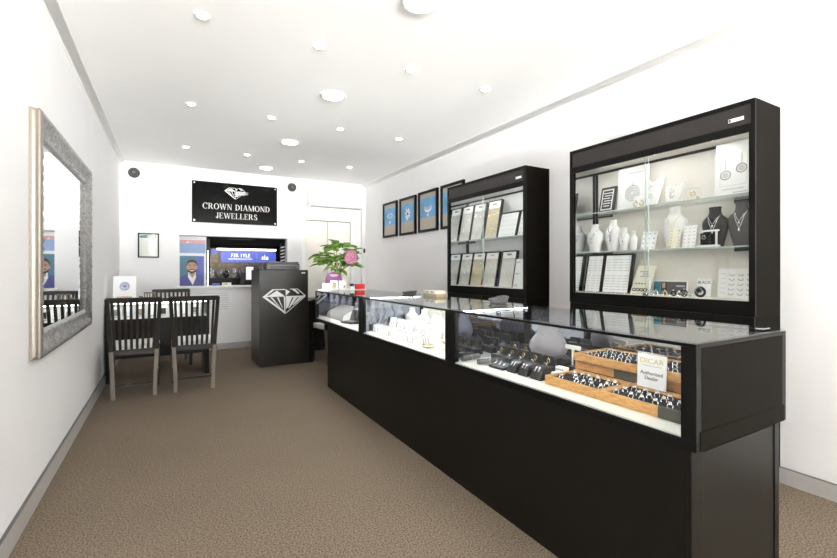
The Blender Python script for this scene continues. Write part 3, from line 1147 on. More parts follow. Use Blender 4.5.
# smaller cabinet: chain trays and earring pads
ct = [(3.935, 'white_card', 'pale chain tray, left end of the top shelf in the smaller cabinet'), (3.715, 'white_card', 'pale chain tray, second from left on top shelf of the smaller cabinet'),
      (3.475, 'gold_card', 'golden chain tray with black rim, third on the top shelf by the earring pads')]
for y, tone, lb in ct:
    leaner('chain_tray', lb, 'chain tray', y, .185, .385, T1 - .110, 2.825, .18, face_chains('pale_card' if tone == 'white_card' else tone), 'chain trays in the smaller cabinet', rim='black_trim')
leaner('earring_pad', 'white pad of earrings beside the golden chain tray', 'earring pad', 3.230, .245, .235, T1 - .110, 2.82, .25, face_grid(6, 5, 'grey_print', False, (.14, .12)), body='white_card', rim='black_trim')
leaner('earring_pad', 'white pad of earrings at the right end of the top shelf, cut by cabinet frame', 'earring pad', 2.985, .175, .235, T1 - .110, 2.82, .25, face_grid(4, 5, 'grey_print', False, (.14, .12)), body='white_card', rim='black_trim')
cb = [(3.935, 'pale_card', 'cream chain tray at the left end of the bottom deck'), (3.715, 'gold_card', 'yellowish chain tray, second from left on the bottom deck'), (3.50, 'pale_card', 'cream chain tray with grey heading, third on the bottom deck'), (3.245, 'pale_card', 'cream chain tray with wide olive heading, fourth on the bottom deck')]
for k, (y, tone, lb) in enumerate(cb):
    leaner('chain_tray', lb + ' in the smaller cabinet', 'chain tray', y, .19, .345, T3, 2.82, .18, face_chains(tone, 'light_grey_print' if k == 2 else 'olive_print'), 'chain trays in the smaller cabinet', rim='black_trim')
leaner('price_board', 'white leaning board at right end of bottom deck in smaller cabinet', 'board', 3.02, .19, .275, T3, 2.80, .18, face_grid(2, 3, 'light_grey_print', False, (.5, .1)), thick=.012)

# ------------------------------------------------------------------ the long glass counter
CX0, CX1 = 1.40, 2.012
ZB, ZD, ZT = .637, .676, .972
units = [(.735, 2.088), (2.090, 3.438), (3.440, 4.770)]
ct_ = thing('display_counter', 'long black jewellery counter with glazed front and glass top', 'counter', (CX0, .735, 0))
# coordinates below are world minus this origin
OXc, OYc = CX0, .735


def cbx(mb, x0, x1, y0, y1, z0, z1):
    return mb.box(x0 - OXc, x1 - OXc, y0 - OYc, y1 - OYc, z0, z1)


bs = MB('black_laminate')
cbx(bs, 1.405, 2.0, .765, 4.34, .0, ZB - .001)
cbx(bs, 1.405, 1.475, .752, .765, .0, ZB - .001)
cbx(bs, 1.965, 2.0, .752, .765, .0, ZB - .001)
base = bs.build('base', ct_, bevel=.002)
for k, (y0, y1) in enumerate(units):
    cs = MB('black_trim')
    # end posts, bottom rail, sill and top frame of one glazed unit
    for ya, yb in ((y0, y0 + .047), (y1 - .047, y1)):
        cbx(cs, CX0, CX0 + .03, ya, yb, ZD - .006, ZT - .012)
        cbx(cs, CX1 - .03, CX1, ya, yb, ZD - .006, ZT - .014)
    cbx(cs, CX0, CX1, y0, y1, ZB, ZD - .006)
    cbx(cs, CX0, CX0 + .012, y0, y1, ZT - .012, ZT - .001)
    cbx(cs, CX1 - .03, CX1, y0, y1, ZT - .014, ZT - .001)
    cbx(cs, CX0 + .012, CX1 - .03, y0, y0 + .02, ZT - .014, ZT - .001)
    cbx(cs, CX0 + .012, CX1 - .03, y1 - .02, y1, ZT - .014, ZT - .001)
    case = cs.build('showcase_frame', ct_, bevel=.0015)
    ep = MB('charcoal_laminate')
    if k == 0:
        cbx(ep, CX0 + .03, CX1 - .03, y0, y0 + .018, ZD - .006, ZT - .014)
        tag(ep.build('end_panel', ct_), 'broad charcoal end panel')
        cbx(MB('charcoal_laminate'), CX0 + .02, CX1 - .02, y0 - .002, y0, ZB + .001, ZD + .022).build('end_rail', ct_)
    else:
        cbx(ep, CX0 + .03, CX1 - .03, y0, y0 + .018, ZD - .006, ZT - .014)
        ep.build('end_panel', ct_)
    cbx(MB('tinted_mirror'), CX0 + .03, CX1 - .03, y1 - .018, y1 - .012, ZD, ZT - .014).build('end_mirror', ct_)
    cbx(MB('smoked_mirror' if k == 0 else 'tinted_mirror' if k == 2 else 'white_deck'), CX1 - .024, CX1 - .018, y0 + .047, y1 - .047, ZD, ZT - .014).build('back_panel' if k == 1 else 'back_mirror', ct_)
    cbx(MB('white_deck'), CX0 + .008, CX1 - .031, y0 + .019, y1 - .019, ZD - .0055, ZD).build('deck', ct_)
    cbx(MB('case_glass'), CX0 + .002, CX0 + .007, y0 + .047, y1 - .047, ZD - .005, ZT - .012).build('front_glass', ct_)
    top = cbx(MB('case_glass'), CX0, CX1, y0, y1, ZT - .0005, ZT + .006).build('top_glass', ct_)
    # light strip tucked under the front top rail
    cbx(MB(('led_white', 'led_bright', 'led_mid')[k]), CX0 + .014, CX0 + .024, y0 + .06, y1 - .06, ZT - .012, ZT - .004).build('light_strip', ct_)
for y in (2.050, 3.40):
    cbx(MB('led_cool'), CX0 + .07, CX1 - .05, y - .006, y + .001, ZT - .016, ZT - .008).build('cross_light', ct_)
# handle plate on the back corner of the nearest unit
cbx(MB('silver'), 1.93, 1.985, .775, .80, ZT + .006, ZT + .0085).build('corner_plate', ct_)
cbx(MB('black_laminate'), 1.475, 1.965, .756, .765, .02, ZB - .02).build('inset_panel', ct_)

# ---- wooden watch trays in the nearest showcase
D0 = ZD + .0005


def tray(lab, y0, y1, x0, x1, z, grey=None, h=.040, n=(6, 3)):
    o = thing('watch_tray', lab, 'watch tray', ((x0 + x1) / 2, (y0 + y1) / 2, z), RW, 'oak watch trays')
    a, b = (y1 - y0) / 2, (x1 - x0) / 2
    t = .014
    mb = MB('oak')
    mb.box(-a, a, -b, -b + t, 0, h).box(-a, a, b - t, b, 0, h).box(-a, -a + t, -b + t, b - t, 0, h).box(a - t, a, -b + t, b - t, 0, h).box(-a + t, a - t, -b + t, b - t, 0, .010)
    mb.build('tray_box', o, bevel=.0015)
    pad = MB('black_velvet').box(-a + t, a - t, -b + t, b - t, .010, h - .010)
    for i in range(n[1] + 1):
        yy = -b + t + .012 + (2 * b - 2 * t - .024) * i / n[1]
        pad.cyl((-a + t, yy, h - .012), (a - t, yy, h - .012), .008, n=10)
    pad.build('velvet_pad', o)
    if grey:
        MB('grey_felt').box(a - grey, a + .0006, -b - .0012, -b + .0, .001, h + .0005).box(a - grey, a + .0006, -b, -b + t, h - .001, h + .0005).build('grey_label', o)
    return (y0, y1, x0, x1, z, t, n)


trs = [tray('front oak watch tray on the left with no grey end', 1.160, 1.452, 1.500, 1.700, D0),
       tray('front oak watch tray on the right with grey end, below the dealer card', .812, 1.158, 1.500, 1.700, D0, .105)]
hid = []
for k in range(2):
    tray('bottom oak tray of the left stack, hidden behind the front tray' if k == 0 else 'bottom oak tray of the right stack, hidden behind the front tray', (1.148, .800)[k], (1.470, 1.144)[k], 1.712, 1.962, D0)
tray('middle oak tray of the left stack with grey right end', 1.148, 1.478, 1.734, 1.976, D0 + .0405, .115, .0385)
tray('middle oak tray of the right stack behind the dealer card', .800, 1.144, 1.734, 1.976, D0 + .0405, None, .0385)
trs.append(tray('top oak watch tray of the left stack', 1.140, 1.466, 1.708, 1.962, D0 + .086, h=.036, n=(7, 3)))
trs.append(tray('top oak watch tray of the right stack by the counter end', .800, 1.136, 1.708, 1.962, D0 + .086, h=.036, n=(7, 3)))
names = ['the front left oak tray', 'the front right oak tray with grey end', 'the top tray of the left oak stack', 'the top tray of the right oak stack']
wproto = {}


def watch_mesh(kind):
    mb = MB('silver')
    r = .0115
    mb.tube([(r * .8 * math.cos(t * PI / 8), 0, r * .35 + r * math.sin(t * PI / 8)) for t in range(-2, 11)], .0021, 6, False, flat=.9)
    if kind:
        mb.m('light_grey_print').cyl((0, -.004, r * 1.1), (0, -.007, r * 1.1 + .002), .0055, n=12)
        mb.m('silver').tube([(.0060 * math.cos(t * PI / 6), -.0068, r * 1.1 + .0015 + .0060 * math.sin(t * PI / 6)) for t in range(12)], .0016, 5, True)
    return mb


for q, (y0, y1, x0, x1, z, t, n) in enumerate(trs):
    for j in range(n[1]):
        for i in range(n[0] if q < 2 else n[0] - (1 if q == 2 else 0)):
            if q < 2 and random.random() < .12:
                continue
            yy = y1 - t - .03 - (y1 - y0 - 2 * t - .05) * i / (n[0] - 1) + random.uniform(-.006, .006)
            xx = x0 + t + .012 + (x1 - x0 - 2 * t - .024) * (j + .5) / n[1]
            kind = 1 if q < 2 else 0
            rot = (random.uniform(-.9, -.5), 0, -PI / 2 + random.uniform(-.5, .5) + .5)
            if kind not in wproto:
                wo = watch_mesh(kind).build('watch' if kind else 'bangle', None)
                wproto[kind] = wo
            else:
                wo = wproto[kind].copy()
                C.objects.link(wo)
            wo.location = (xx, yy, z + (.0305 if q < 2 else .0262))
            wo.rotation_euler = rot
            tag(wo, ('silver watch with pale dial standing in ' if kind else 'silver ring band standing in ') + names[q], 'watch' if kind else 'ring', ('silver watches in ' if kind else 'silver bands in ') + names[q])

# dealer card
dc = thing('dealer_card', 'white acrylic card reading Authorised Dealer leaning on the tray stack', 'card', (1.697, 1.062, D0 + .0408), (-.04, 0, -PI / 2))
MB('clear_glass').box(-.064, .064, -.003, -.0005, .0, .142).build('acrylic_holder', dc)
cm = MB('white_card').box(-.061, .061, -.0062, -.0032, .003, .139)
cm.m('gold_print').text('DICAR', .030, 0, .102, -.0068, .001, sx=1.15)
cm.m('light_grey_print').box(-.042, .042, -.0068, -.006, .091, .094)
cm.m('black_print').text('Authorised', .021, 0, .056, -.0068, .001).text('Dealer', .021, 0, .036, -.0068, .001)
cm.build('printed_card', dc)

# ---- black boxes, earring stands, bracelet rolls, busts in the nearest showcase


def stub(lab, x, y, w, d, h, pairs=2, flat=False):
    o = MB('black_leather')
    if flat:
        o.hexa([(-w / 2, -d / 2, 0), (w / 2, -d / 2, 0), (w / 2, d / 2, 0), (-w / 2, d / 2, 0)], [(-w / 2, -d / 2, h * .45), (w / 2, -d / 2, h * .45), (w / 2, d / 2, h * .8), (-w / 2, d / 2, h * .8)])
    else:
        o.hexa([(-w / 2, -d / 2, 0), (w / 2, -d / 2, 0), (w / 2, d / 2, 0), (-w / 2, d / 2, 0)], [(-w * .42, -d * .15, h), (w * .42, -d * .15, h), (w * .42, d * .4, h * 1.1), (-w * .42, d * .4, h * 1.1)])
    r = o.build('earring_stand', None, (x, y, D0), (0, 0, -PI / 2), bevel=.004)
    tag(r, lab, 'earring stand', 'black earring stands along the front glass')
    e = MB('silver')
    for i in range(pairs):
        xx = (i - (pairs - 1) / 2) * w * .3
        e.tube([(xx, -d * .3, h * .70 if not flat else h * .62), (xx, -d * .1, h + .004 if not flat else h * .75), (xx + .002, d * .05, h + .008)], .0028, 6)
    e.build('earring_pair', r)
    return r


stub('flat black earring pad, leftmost of the front row in the near showcase', 1.535, 1.800, .115, .075, .030, 3, True)
stub('black wedge earring stand, second from left in the front row', 1.54, 1.695, .066, .068, .048)
stub('black wedge earring stand, third from left in the front row', 1.54, 1.612, .066, .068, .052)
stub('black wedge earring stand beside the front oak tray', 1.54, 1.525, .072, .068, .054)


def ring_box(lab, x, y, w, h, yaw=0, gold=True):
    o = thing('ring_box', lab, 'ring box', (x, y, D0), (0, 0, -PI / 2 + yaw), 'black ring boxes in the near showcase')
    MB('black_leather').box(-w / 2, w / 2, .0, w * .75, 0, h * .42).build('body', o, bevel=.004)
    ld = MB('black_leather').prism([(-w / 2, h * .40), (w / 2, h * .40), (w / 2, h * .86), (w * .40, h), (-w * .40, h), (-w / 2, h * .86)], w * .60, w * .74)
    lid = ld.build('lid', o)
    if gold:
        MB('gold').tube([(.010 * math.cos(t * PI / 5), w * .595, h * .70 + .012 * math.sin(t * PI / 5)) for t in range(10)], .0024, 5, True).box(-.0025, .0025, w * .592, w * .598, h * .52, h * .60).build('gold_emblem', lid)
    MB('silver').tube([(.010 * math.cos(t * PI / 6), w * .3, h * .42 + .006 + .010 * math.sin(t * PI / 6)) for t in range(12)], .0026, 5, True).build('ring_insert', o)
    return o


for k, y in enumerate((1.955, 1.865, 1.775, 1.685, 1.595)):
    ring_box('black ring box with gold emblem, %s from left in middle row of near showcase' % ORD[k], 1.625, y, .082, .086)
for k, y in enumerate((1.975, 1.885, 1.50)):
    ring_box('black ring box, %s from left in the third row of near showcase' % ORD[k], 1.745, y, .080, .092)
for k, y in enumerate((1.95, 1.86, 1.77, 1.68, 1.59, 1.50)):
    ring_box('black ring box, %s from left in the rearmost row of near showcase' % ORD[k], 1.865, y, .080, .10, 0, False)
for lb, y, z, rz in (('grey padded bracelet roll beside the left mirror of near showcase', 2.035, D0 + .0045, .12), ('grey padded bracelet roll in front of first ring box', 1.90, D0 + .0045, -.25)):
    o = MB('device_grey').cyl((-.065, 0, .015), (.065, 0, .015), .015, n=14).build('bracelet_roll', None, (1.535 if y < 2 else 1.51, y, z), (0, 0, rz))
    tag(o, lb, 'bracelet roll', 'padded bracelet rolls')
    MB('silver').tube([(.0, .0165 * math.cos(t * PI / 8), .015 + .0165 * math.sin(t * PI / 8)) for t in range(16)], .002, 5, True).build('bracelet', o)


def hand_bust(lab, x, y, z, m, yaw):
    mb, a = bust_mesh(.235, .205, m, .56, True)
    for i in range(3):
        mb.tube([(a * (.9 - .12 * i) * math.cos(t), .56 * a * (.9 - .12 * i) * math.sin(t), .072 + .036 * i + .012 * math.sin(2 * t)) for t in [PI * 2 * k / 30 for k in range(30)]], .0022, 4, True)
    o = mb.build('necklace_bust', None, (x, y, z), (.0, 0, -PI / 2 + yaw))
    return tag(o, lab, 'necklace bust')


rz_ = thing('display_riser', 'low black riser carrying the grey bust in the near showcase', 'riser', (1.768, 1.685, D0), RW)
MB('black_velvet').box(-.075, .075, -.055, .06, 0, .032).build('block', rz_, bevel=.003)
hand_bust('padded grey necklace bust on the black riser of near showcase', 1.766, 1.685, D0 + .0325, 'grey_leather', .5)
# white stepped earring display and T bar
se = thing('earring_steps', 'white stepped pearl earring display left of the oak trays', 'earring steps', (1.665, 1.485, D0), RW)
MB('white_card').box(-.028, .030, -.060, -.030, 0, .030).box(-.028, .030, -.030, -.002, 0, .055).build('steps', se)
pe = MB('grey_leather')
for i in range(4):
    pe.ball((-.018 + .012 * i, -.061, .016), .0042, n=8).ball((-.018 + .012 * i, -.031, .043), .0042, n=8)
pe.build('pearl_studs', se)
tb = thing('t_bar', 'white T shaped earring bar behind the stepped display', 'earring stand', (1.80, 1.548, D0 + .0), RW)
MB('white_plastic').box(-.03, .03, -.012, .012, 0, .008).box(-.005, .005, -.005, .005, .008, .115).box(-.045, .045, -.006, .006, .115, .135).build('bar', tb)

# ---- middle showcase: white stands
g_rows = []
bm_proto = None
for k in range(6):
    y = 3.31 - .205 * k
    lb = 'white necklace bust, %s from far end, back row of bright middle showcase' % ORD[k]
    if bm_proto is None:
        mb, a = bust_mesh(.195, .160, 'white_leather', .4)
        bm_proto = thing('necklace_bust', lb, 'necklace bust', (1.83, y, D0), (0, 0, -PI / 2 + .15), 'white busts of the middle showcase')
        mb.build('form', bm_proto)
        c = MB('silver')
        c.m('grey_print').tube([(.050 * math.cos(t), -.030 + .022 * abs(math.cos(t)) ** 2, .140 + .055 * math.sin(t)) for t in [PI + PI * i / 14 for i in range(15)]], .0026, 5)
        c.ball((0, -.034, .080), .008, .004, .011, 8)
        c.build('chain', bm_proto)
    else:
        dup(bm_proto, (1.83, y, D0), (0, 0, -PI / 2 + .15), lb, 'white busts of the middle showcase')
ec = None
for k in range(9):
    y = 3.355 - .140 * k
    lb = 'white slanted earring stand, %s from far end, middle row of bright showcase' % ORD[k]
    if ec is None:
        ec = thing('earring_stand', lb, 'earring stand', (1.66, y, D0), (0, 0, -PI / 2 + .2), 'white earring stands of the middle showcase')
        MB('white_leather').hexa([(-.045, -.02, 0), (.045, -.02, 0), (.045, .04, 0), (-.045, .04, 0)], [(-.04, .012, .115), (.04, .012, .115), (.04, .024, .115), (-.04, .024, .115)]).build('pad', ec, bevel=.003)
        e = MB('grey_print')
        for s in (-1, 0, 1):
            e.tube([(s * .026, -.004, .088), (s * .026 + .003, -.013, .07), (s * .026, -.02, .045)], .0032, 6)
        e.build('earring_row', ec)
    else:
        dup(ec, (1.66, y, D0), (0, 0, -PI / 2 + .2 + .25 * ((k * 7) % 3 - 1)), lb, 'white earring stands of the middle showcase')
rc = None
for k in range(8):
    y = 3.345 - .105 * k
    lb = 'white bracelet ramp, %s from far end, front row of bright showcase' % ORD[k]
    if rc is None:
        rc = thing('bracelet_ramp', lb, 'bracelet ramp', (1.515, y, D0), (0, 0, -PI / 2), 'white bracelet ramps of the middle showcase')
        MB('white_leather').prism([(-.036, 0), (.036, 0), (.030, .045), (.015, .064), (-.015, .064), (-.030, .045)], -.03, .045).build('ramp', rc, bevel=.003)
        e = MB('grey_print')
        for yy in (-.018, .008, .032):
            e.tube([(.037, yy, .006), (.0325, yy, .046), (.016, yy, .066), (-.016, yy, .066), (-.0325, yy, .046), (-.037, yy, .006)], .003, 6)
        e.build('bracelet_set', rc)
    else:
        dup(rc, (1.515, y, D0), (0, 0, -PI / 2 + .3 * ((k * 5) % 3 - 1)), lb, 'white bracelet ramps of the middle showcase')
for lb, x, y, s, zz in (('larger golden beige chain pile at the near end of the bright showcase', 1.565, 2.35, .9, .05), ('smaller golden beige chain pile at the front of the bright showcase', 1.50, 2.50, .75, .0)):
    o = MB('gold_card').ball((0, 0, .020 * s), .062 * s, .05 * s, .020 * s, 16)
    for i in range(9):
        r = .05 * s * random.uniform(.5, 1)
        o.m('gold').tube([(r * math.cos(t * PI / 8), .8 * r * math.sin(t * PI / 8), .030 * s + .006 * math.sin(i + t) * s) for t in range(16)], .0018, 5, True)
    tag(o.build('chain_pile', None, (x, y, D0 + zz)), lb, 'chain pile')
tag(MB('white_card').box(-.09, .09, -.05, .045, 0, .0495).build('white_riser', None, (1.565, 2.35, D0), (0, 0, -PI / 2), bevel=.003), 'low white riser under the larger golden chain pile', 'riser')
# ---- far showcase: bracelet ramp, blue grey busts, open case
for k in range(5):
    bust('necklace_bust', 'blue grey necklace bust, %s from the far end of the far showcase' % ORD[k], 1.86, 4.63 - .235 * k, D0, .215, .165, 'blue_grey_leather', 'blue grey busts of the far showcase', chain='silver', clab='silver chain on the %s blue grey bust of the far showcase' % ORD[k], thick=.36)
rp_ = thing('bracelet_rail', 'long white ramp of ribbed bracelets in the far showcase', 'bracelet rail', (1.56, 4.46, D0), RW)
MB('white_leather').hexa([(-.24, -.05, 0), (.27, -.05, 0), (.27, .12, 0), (-.24, .12, 0)], [(-.24, -.035, .06), (.27, -.035, .06), (.27, .12, .14), (-.24, .12, .14)]).build('ramp', rp_, bevel=.004)
for k in range(14):
    x = -.225 + .037 * k
    MB('device_grey').tube([(x, -.054, .004), (x, -.038, .062), (x + .003, .0, .080), (x + .005, .05, .106), (x + .006, .115, .140)], .0048, 6).build('bracelet', rp_)
oc = thing('open_case', 'open dark jewellery case at the near end of far showcase', 'jewellery case', (1.535, 4.03, D0), (0, 0, -PI / 2 + .25))
MB('black_leather').box(-.09, .09, -.055, .055, 0, .022).build('body', oc, bevel=.004)
ld = MB('black_leather').hexa([(-.09, .050, .022), (.09, .050, .022), (.09, .062, .022), (-.09, .062, .022)], [(-.09, .085, .125), (.09, .085, .125), (.09, .097, .125), (-.09, .097, .125)]).build('lid', oc, bevel=.004)
MB('device_grey').box(-.075, .075, -.045, .04, .0225, .025).build('lining', oc)
wc = MB('white_card').box(-.06, .06, -.004, .0, 0, .075).box(-.06, .06, 0, .04, 0, .006)
tag(wc.build('price_card', None, (1.735, 4.60, D0), RW), 'blank white tent card standing beside the blue grey busts', 'card')

# ------------------------------------------------------------------ things standing on the counter
TT = ZT + .0065
# card terminal
for lb, x, y, rz in (('grey card terminal standing on the counter between the cabinets', 1.90, 2.265, -.5), ('grey card terminal lying at the far part of the counter', 1.93, 3.56, -1.0)):
    o = thing('card_terminal', lb, 'card terminal', (x, y, TT), (0, 0, -PI / 2 + rz), 'card terminals')
    k = .55 if y < 3 else .3
    MB('device_grey').hexa([(-.035, -.04, 0), (.035, -.04, 0), (.035, .06, 0), (-.035, .06, 0)], [(-.045, -.055, .03 * k + .012), (.045, -.055, .03 * k + .012), (.045, .07, .075 * k + .01), (-.045, .07, .075 * k + .01)]).build('body', o, bevel=.006)
    MB('plastic_black').hexa([(-.032, -.005, .053 * k + .0125), (.032, -.005, .053 * k + .0125), (.032, .055, .073 * k + .0105), (-.032, .055, .073 * k + .0105)], [(-.032, -.005, .055 * k + .0135), (.032, -.005, .055 * k + .0135), (.032, .055, .075 * k + .0115), (-.032, .055, .075 * k + .0115)]).build('screen', o)
# stack of small boxes
for k, (z, m, lb) in enumerate(((0, 'tan_print', 'tan paper box at the bottom of the small stack by the cabinet'), (.0245, 'cream_card', 'cream paper box on top of the tan box by the cabinet'))):
    b = MB(m).box(-.11 + .01 * k, .11 - .02 * k, -.05, .05, 0, .024)
    b.m('grey_print').box(-.06, -.02, -.0508, -.05, .004, .02).box(.02, .05, -.0508, -.05, .004, .02)
    tag(b.build('paper_box', None, (1.94, 3.12, TT + z), RW, bevel=.002), lb, 'box', 'stacked paper boxes')
# far end display
tag(MB('white_plastic').box(-.26, .26, -.09, .09, 0, .006).build('display_mat', None, (1.68, 4.655, TT), bevel=.002), 'white display mat across the far end of the counter top', 'mat')
T4 = TT + .0065


def tent(name, lab, cat, x, y, w, h, fn=None, m='white_card', z=None, d=.03):
    mb = MB(m).hexa([(-w / 2, 0, 0), (w / 2, 0, 0), (w / 2, d, 0), (-w / 2, d, 0)], [(-w / 2, d * .4, h), (w / 2, d * .4, h), (w / 2, d * .6, h), (-w / 2, d * .6, h)])
    if fn:
        fn(mb, w, h)
    return tag(mb.build(name, None, (x, y, z if z is not None else T4)), lab, cat)


tent('tent_card', 'small white tent card at the left corner of the counter far end', 'card', 1.475, 4.60, .085, .070)


def f_card(mb, w, h):
    mb.m('tan_print').prism([(-w * .3, h * .2), (w * .25, h * .2), (w * .3, h * .75), (-w * .2, h * .8)], .002, .012)
    mb.m('grey_print').prism([(-w * .2, h * .1), (w * .3, h * .1), (w * .3, h * .16), (-w * .2, h * .16)], .0, .006)


def f_card2(mb, w, h):
    mb.m('hair_dark').prism([(0, h * .15), (w * .3, h * .15), (w * .2, h * .5)], .0025, .008)
    mb.m('red').prism([(w * .05, h * .2), (w * .2, h * .2), (w * .15, h * .4)], .002, .008)


tent('tent_card', 'white card with beige picture before the purple disc', 'card', 1.565, 4.60, .082, .100, f_card)
tent('tent_card', 'white card with dark figure below the plant stem', 'card', 1.665, 4.60, .090, .098, f_card2)
sb = thing('small_stand', 'tiny white and black stand left of the red box', 'stand', (1.775, 4.62, T4))
MB('white_card').box(-.028, .028, -.02, .02, 0, .032).build('base', sb, bevel=.003)
MB('black_print').box(-.022, .022, -.012, .012, .0325, .062).build('top', sb, bevel=.003)
rd = thing('red_box', 'bright red gift box at the far end of the counter', 'box', (1.87, 4.62, T4))
MB('red').box(-.052, .052, -.03, .03, 0, .042).build('body', rd, bevel=.003)
MB('red').box(-.054, .054, -.032, .032, .0425, .056).build('lid', rd, bevel=.003)
pd = thing('purple_disc', 'round purple disc sign behind the white cards on the counter', 'sign', (1.585, 4.67, T4))
MB('purple').cyl((0, 0, .099), (0, .012, .099), .096, n=40, smooth=False).build('disc', pd)
MB('white_card').box(-.05, .05, -.002, .0, .156, .163).box(-.035, .035, -.002, 0, .144, .148).build('printed_lines', pd)
MB('clear_glass').box(-.04, .04, -.02, .0, .0, .012).build('foot', pd)

# plant in a glass vase
VX, VY = 1.655, 4.728
vs = thing('glass_vase', 'clear glass vase holding the leafy pink hydrangea', 'vase', (VX, VY, T4))
MB('case_glass').lathe([(.040, 0), (.042, .004), (.036, .06), (.034, .12), (.040, .165), (.037, .165), (.031, .12), (.033, .06), (.036, .010), (.001, .009)], 24).build('vase_body', vs)
pt = thing('hydrangea', 'leafy green hydrangea branch with one pink flower head in the vase', 'plant', (VX, VY, T4 + .012))
stem = MB('stem_green')
tips = []
random.seed(11)
heads = [(-.20, -.02, .38), (-.11, -.10, .46), (-.02, .05, .50), (.10, -.04, .48), (.18, .04, .42), (-.15, .08, .30), (.02, -.10, .36), (.16, -.02, .28), (-.06, -.08, .33)]
for hx, hy, hz in heads:
    pts = [(0, 0, 0), (hx * .06, hy * .06, .12), (hx * .25, hy * .25, .12 + (hz - .12) * .45), (hx * .7, hy * .7, hz * .92), (hx, hy, hz)]
    stem.tube(pts, [.006, .006, .005, .004, .003], 6)
    tips.append(Vector((hx, hy, hz)))
stem.build('stem', pt)


def leaf(mb, base, direction, L, W, droop):
    d = Vector(direction).normalized()
    side = d.cross(Vector((0, 0, 1)))
    if side.length < .1:
        side = Vector((1, 0, 0))
    side.normalize()
    up = side.cross(d)
    rows_ = []
    for i in range(8):
        t = i / 7
        c = Vector(base) + d * L * t + Vector((0, 0, -droop * t * t))
        wv = W * (math.sin(PI * min(1, t * .93 + .05)) ** .8) * .5
        rows_.append([mb._v(c - side * wv + up * wv * .35), mb._v(c + up * 0), mb._v(c + side * wv + up * wv * .35)])
    for a, b in zip(rows_, rows_[1:]):
        for j in range(2):
            mb._f([a[j], a[j + 1], b[j + 1], b[j]], True)


lf = MB('leaf_green')
for i, t in enumerate(tips):
    n = 8
    for q in range(n):
        a = 2 * PI * q / n + i
        dirv = Vector((math.cos(a), math.sin(a) * .8, random.uniform(-.25, .55)))
        lf.m('leaf_green' if random.random() < .68 else 'leaf_dark')
        leaf(lf, t + Vector((0, 0, -.02 * (q % 3))), dirv, random.uniform(.11, .165), random.uniform(.078, .105), random.uniform(.0, .05))
for q in range(10):
    a = random.uniform(0, 6.28)
    lf.m('leaf_dark' if q % 2 else 'leaf_green')
    leaf(lf, (.05 * math.cos(a), .04 * math.sin(a), random.uniform(.2, .32)), (math.cos(a), .7 * math.sin(a), random.uniform(-.2, .3)), .13, .06, .05)
lo = lf.build('foliage', pt, fix=False)
so = lo.modifiers.new('thick', 'SOLIDIFY')
so.thickness = .0012
fl = MB('flower_pink')
fc = Vector((.085, -.17, .345))
for i in range(150):
    z = 1 - 2 * (i + .5) / 150
    r = math.sqrt(1 - z * z)
    a = i * 2.39996
    nrm = Vector((r * math.cos(a), r * math.sin(a), z))
    p = fc + nrm * .078 * random.uniform(.93, 1.05)
    u = nrm.orthogonal().normalized()
    v = nrm.cross(u)
    for q in range(4):
        t = q * PI / 2 + i
        e1, e2 = u * math.cos(t) + v * math.sin(t), u * math.cos(t + .8) + v * math.sin(t + .8)
        e3 = u * math.cos(t - .8) + v * math.sin(t - .8)
        fl._f([fl._v(p), fl._v(p + e3 * .010 + nrm * .003), fl._v(p + e1 * .016 + nrm * .002), fl._v(p + e2 * .010 + nrm * .003)])
fl.ball(fc, .07, n=16)
fl.build('flower_head', pt, fix=False)
MB('stem_green').tube([(0, 0, .02), (.005, -.01, .14), (.03, -.08, .22), tuple(fc + Vector((0, .0, -.03)))], .005, 6).build('flower_stalk', pt)

# ------------------------------------------------------------------ black lectern cabinet with the diamond
pod = thing('podium', 'tall black reception podium with white diamond emblem', 'podium', (1.255, 5.61, 0))
MB('bronze_laminate').box(-.300, .300, .012, .62, .0, 1.20).build('body', pod, bevel=.003)
MB('bronze_laminate').box(-.300, .300, .0, .0115, .004, 1.198).build('front_panel', pod, bevel=.002)
em = MB('logo_white')
emblem(em, .0, .805, .535, -.003, .0)
em.build('diamond_emblem', pod)
MB('sticker_white').box(.215, .262, -.002, .0, 1.155, 1.172).build('maker_plate', pod)
MB('black_laminate').box(.302, .368, .0, .45, 0, .80).build('side_ledge', pod, bevel=.003)
pr_ = thing('printer', 'dark grey receipt printer on top of the black podium', 'printer', (1.29, 5.93, 1.2005))
MB('plastic_grey').box(-.215, .215, -.10, .12, 0, .085).build('body', pr_, bevel=.012)
MB('device_grey').box(-.205, .205, -.09, .10, .0852, .108).build('lid', pr_, bevel=.008)
MB('plastic_black').box(-.17, .17, -.102, -.0995, .02, .05).build('paper_slot', pr_)

sd = thing('side_desk', 'low dark desk behind the chair past the far end of the counter', 'desk', (2.08, 6.25, 0))
MB('black_laminate').box(-.44, .44, 0, .50, .74, .77).build('desktop', sd, bevel=.002)
MB('black_laminate').box(-.40, .40, .04, .06, .02, .7395).build('modesty_panel', sd)
for q in (-1, 1):
    MB('black_laminate').box(q * .42 - .02, q * .42 + .02, .02, .48, 0, .7395).build('leg', sd)

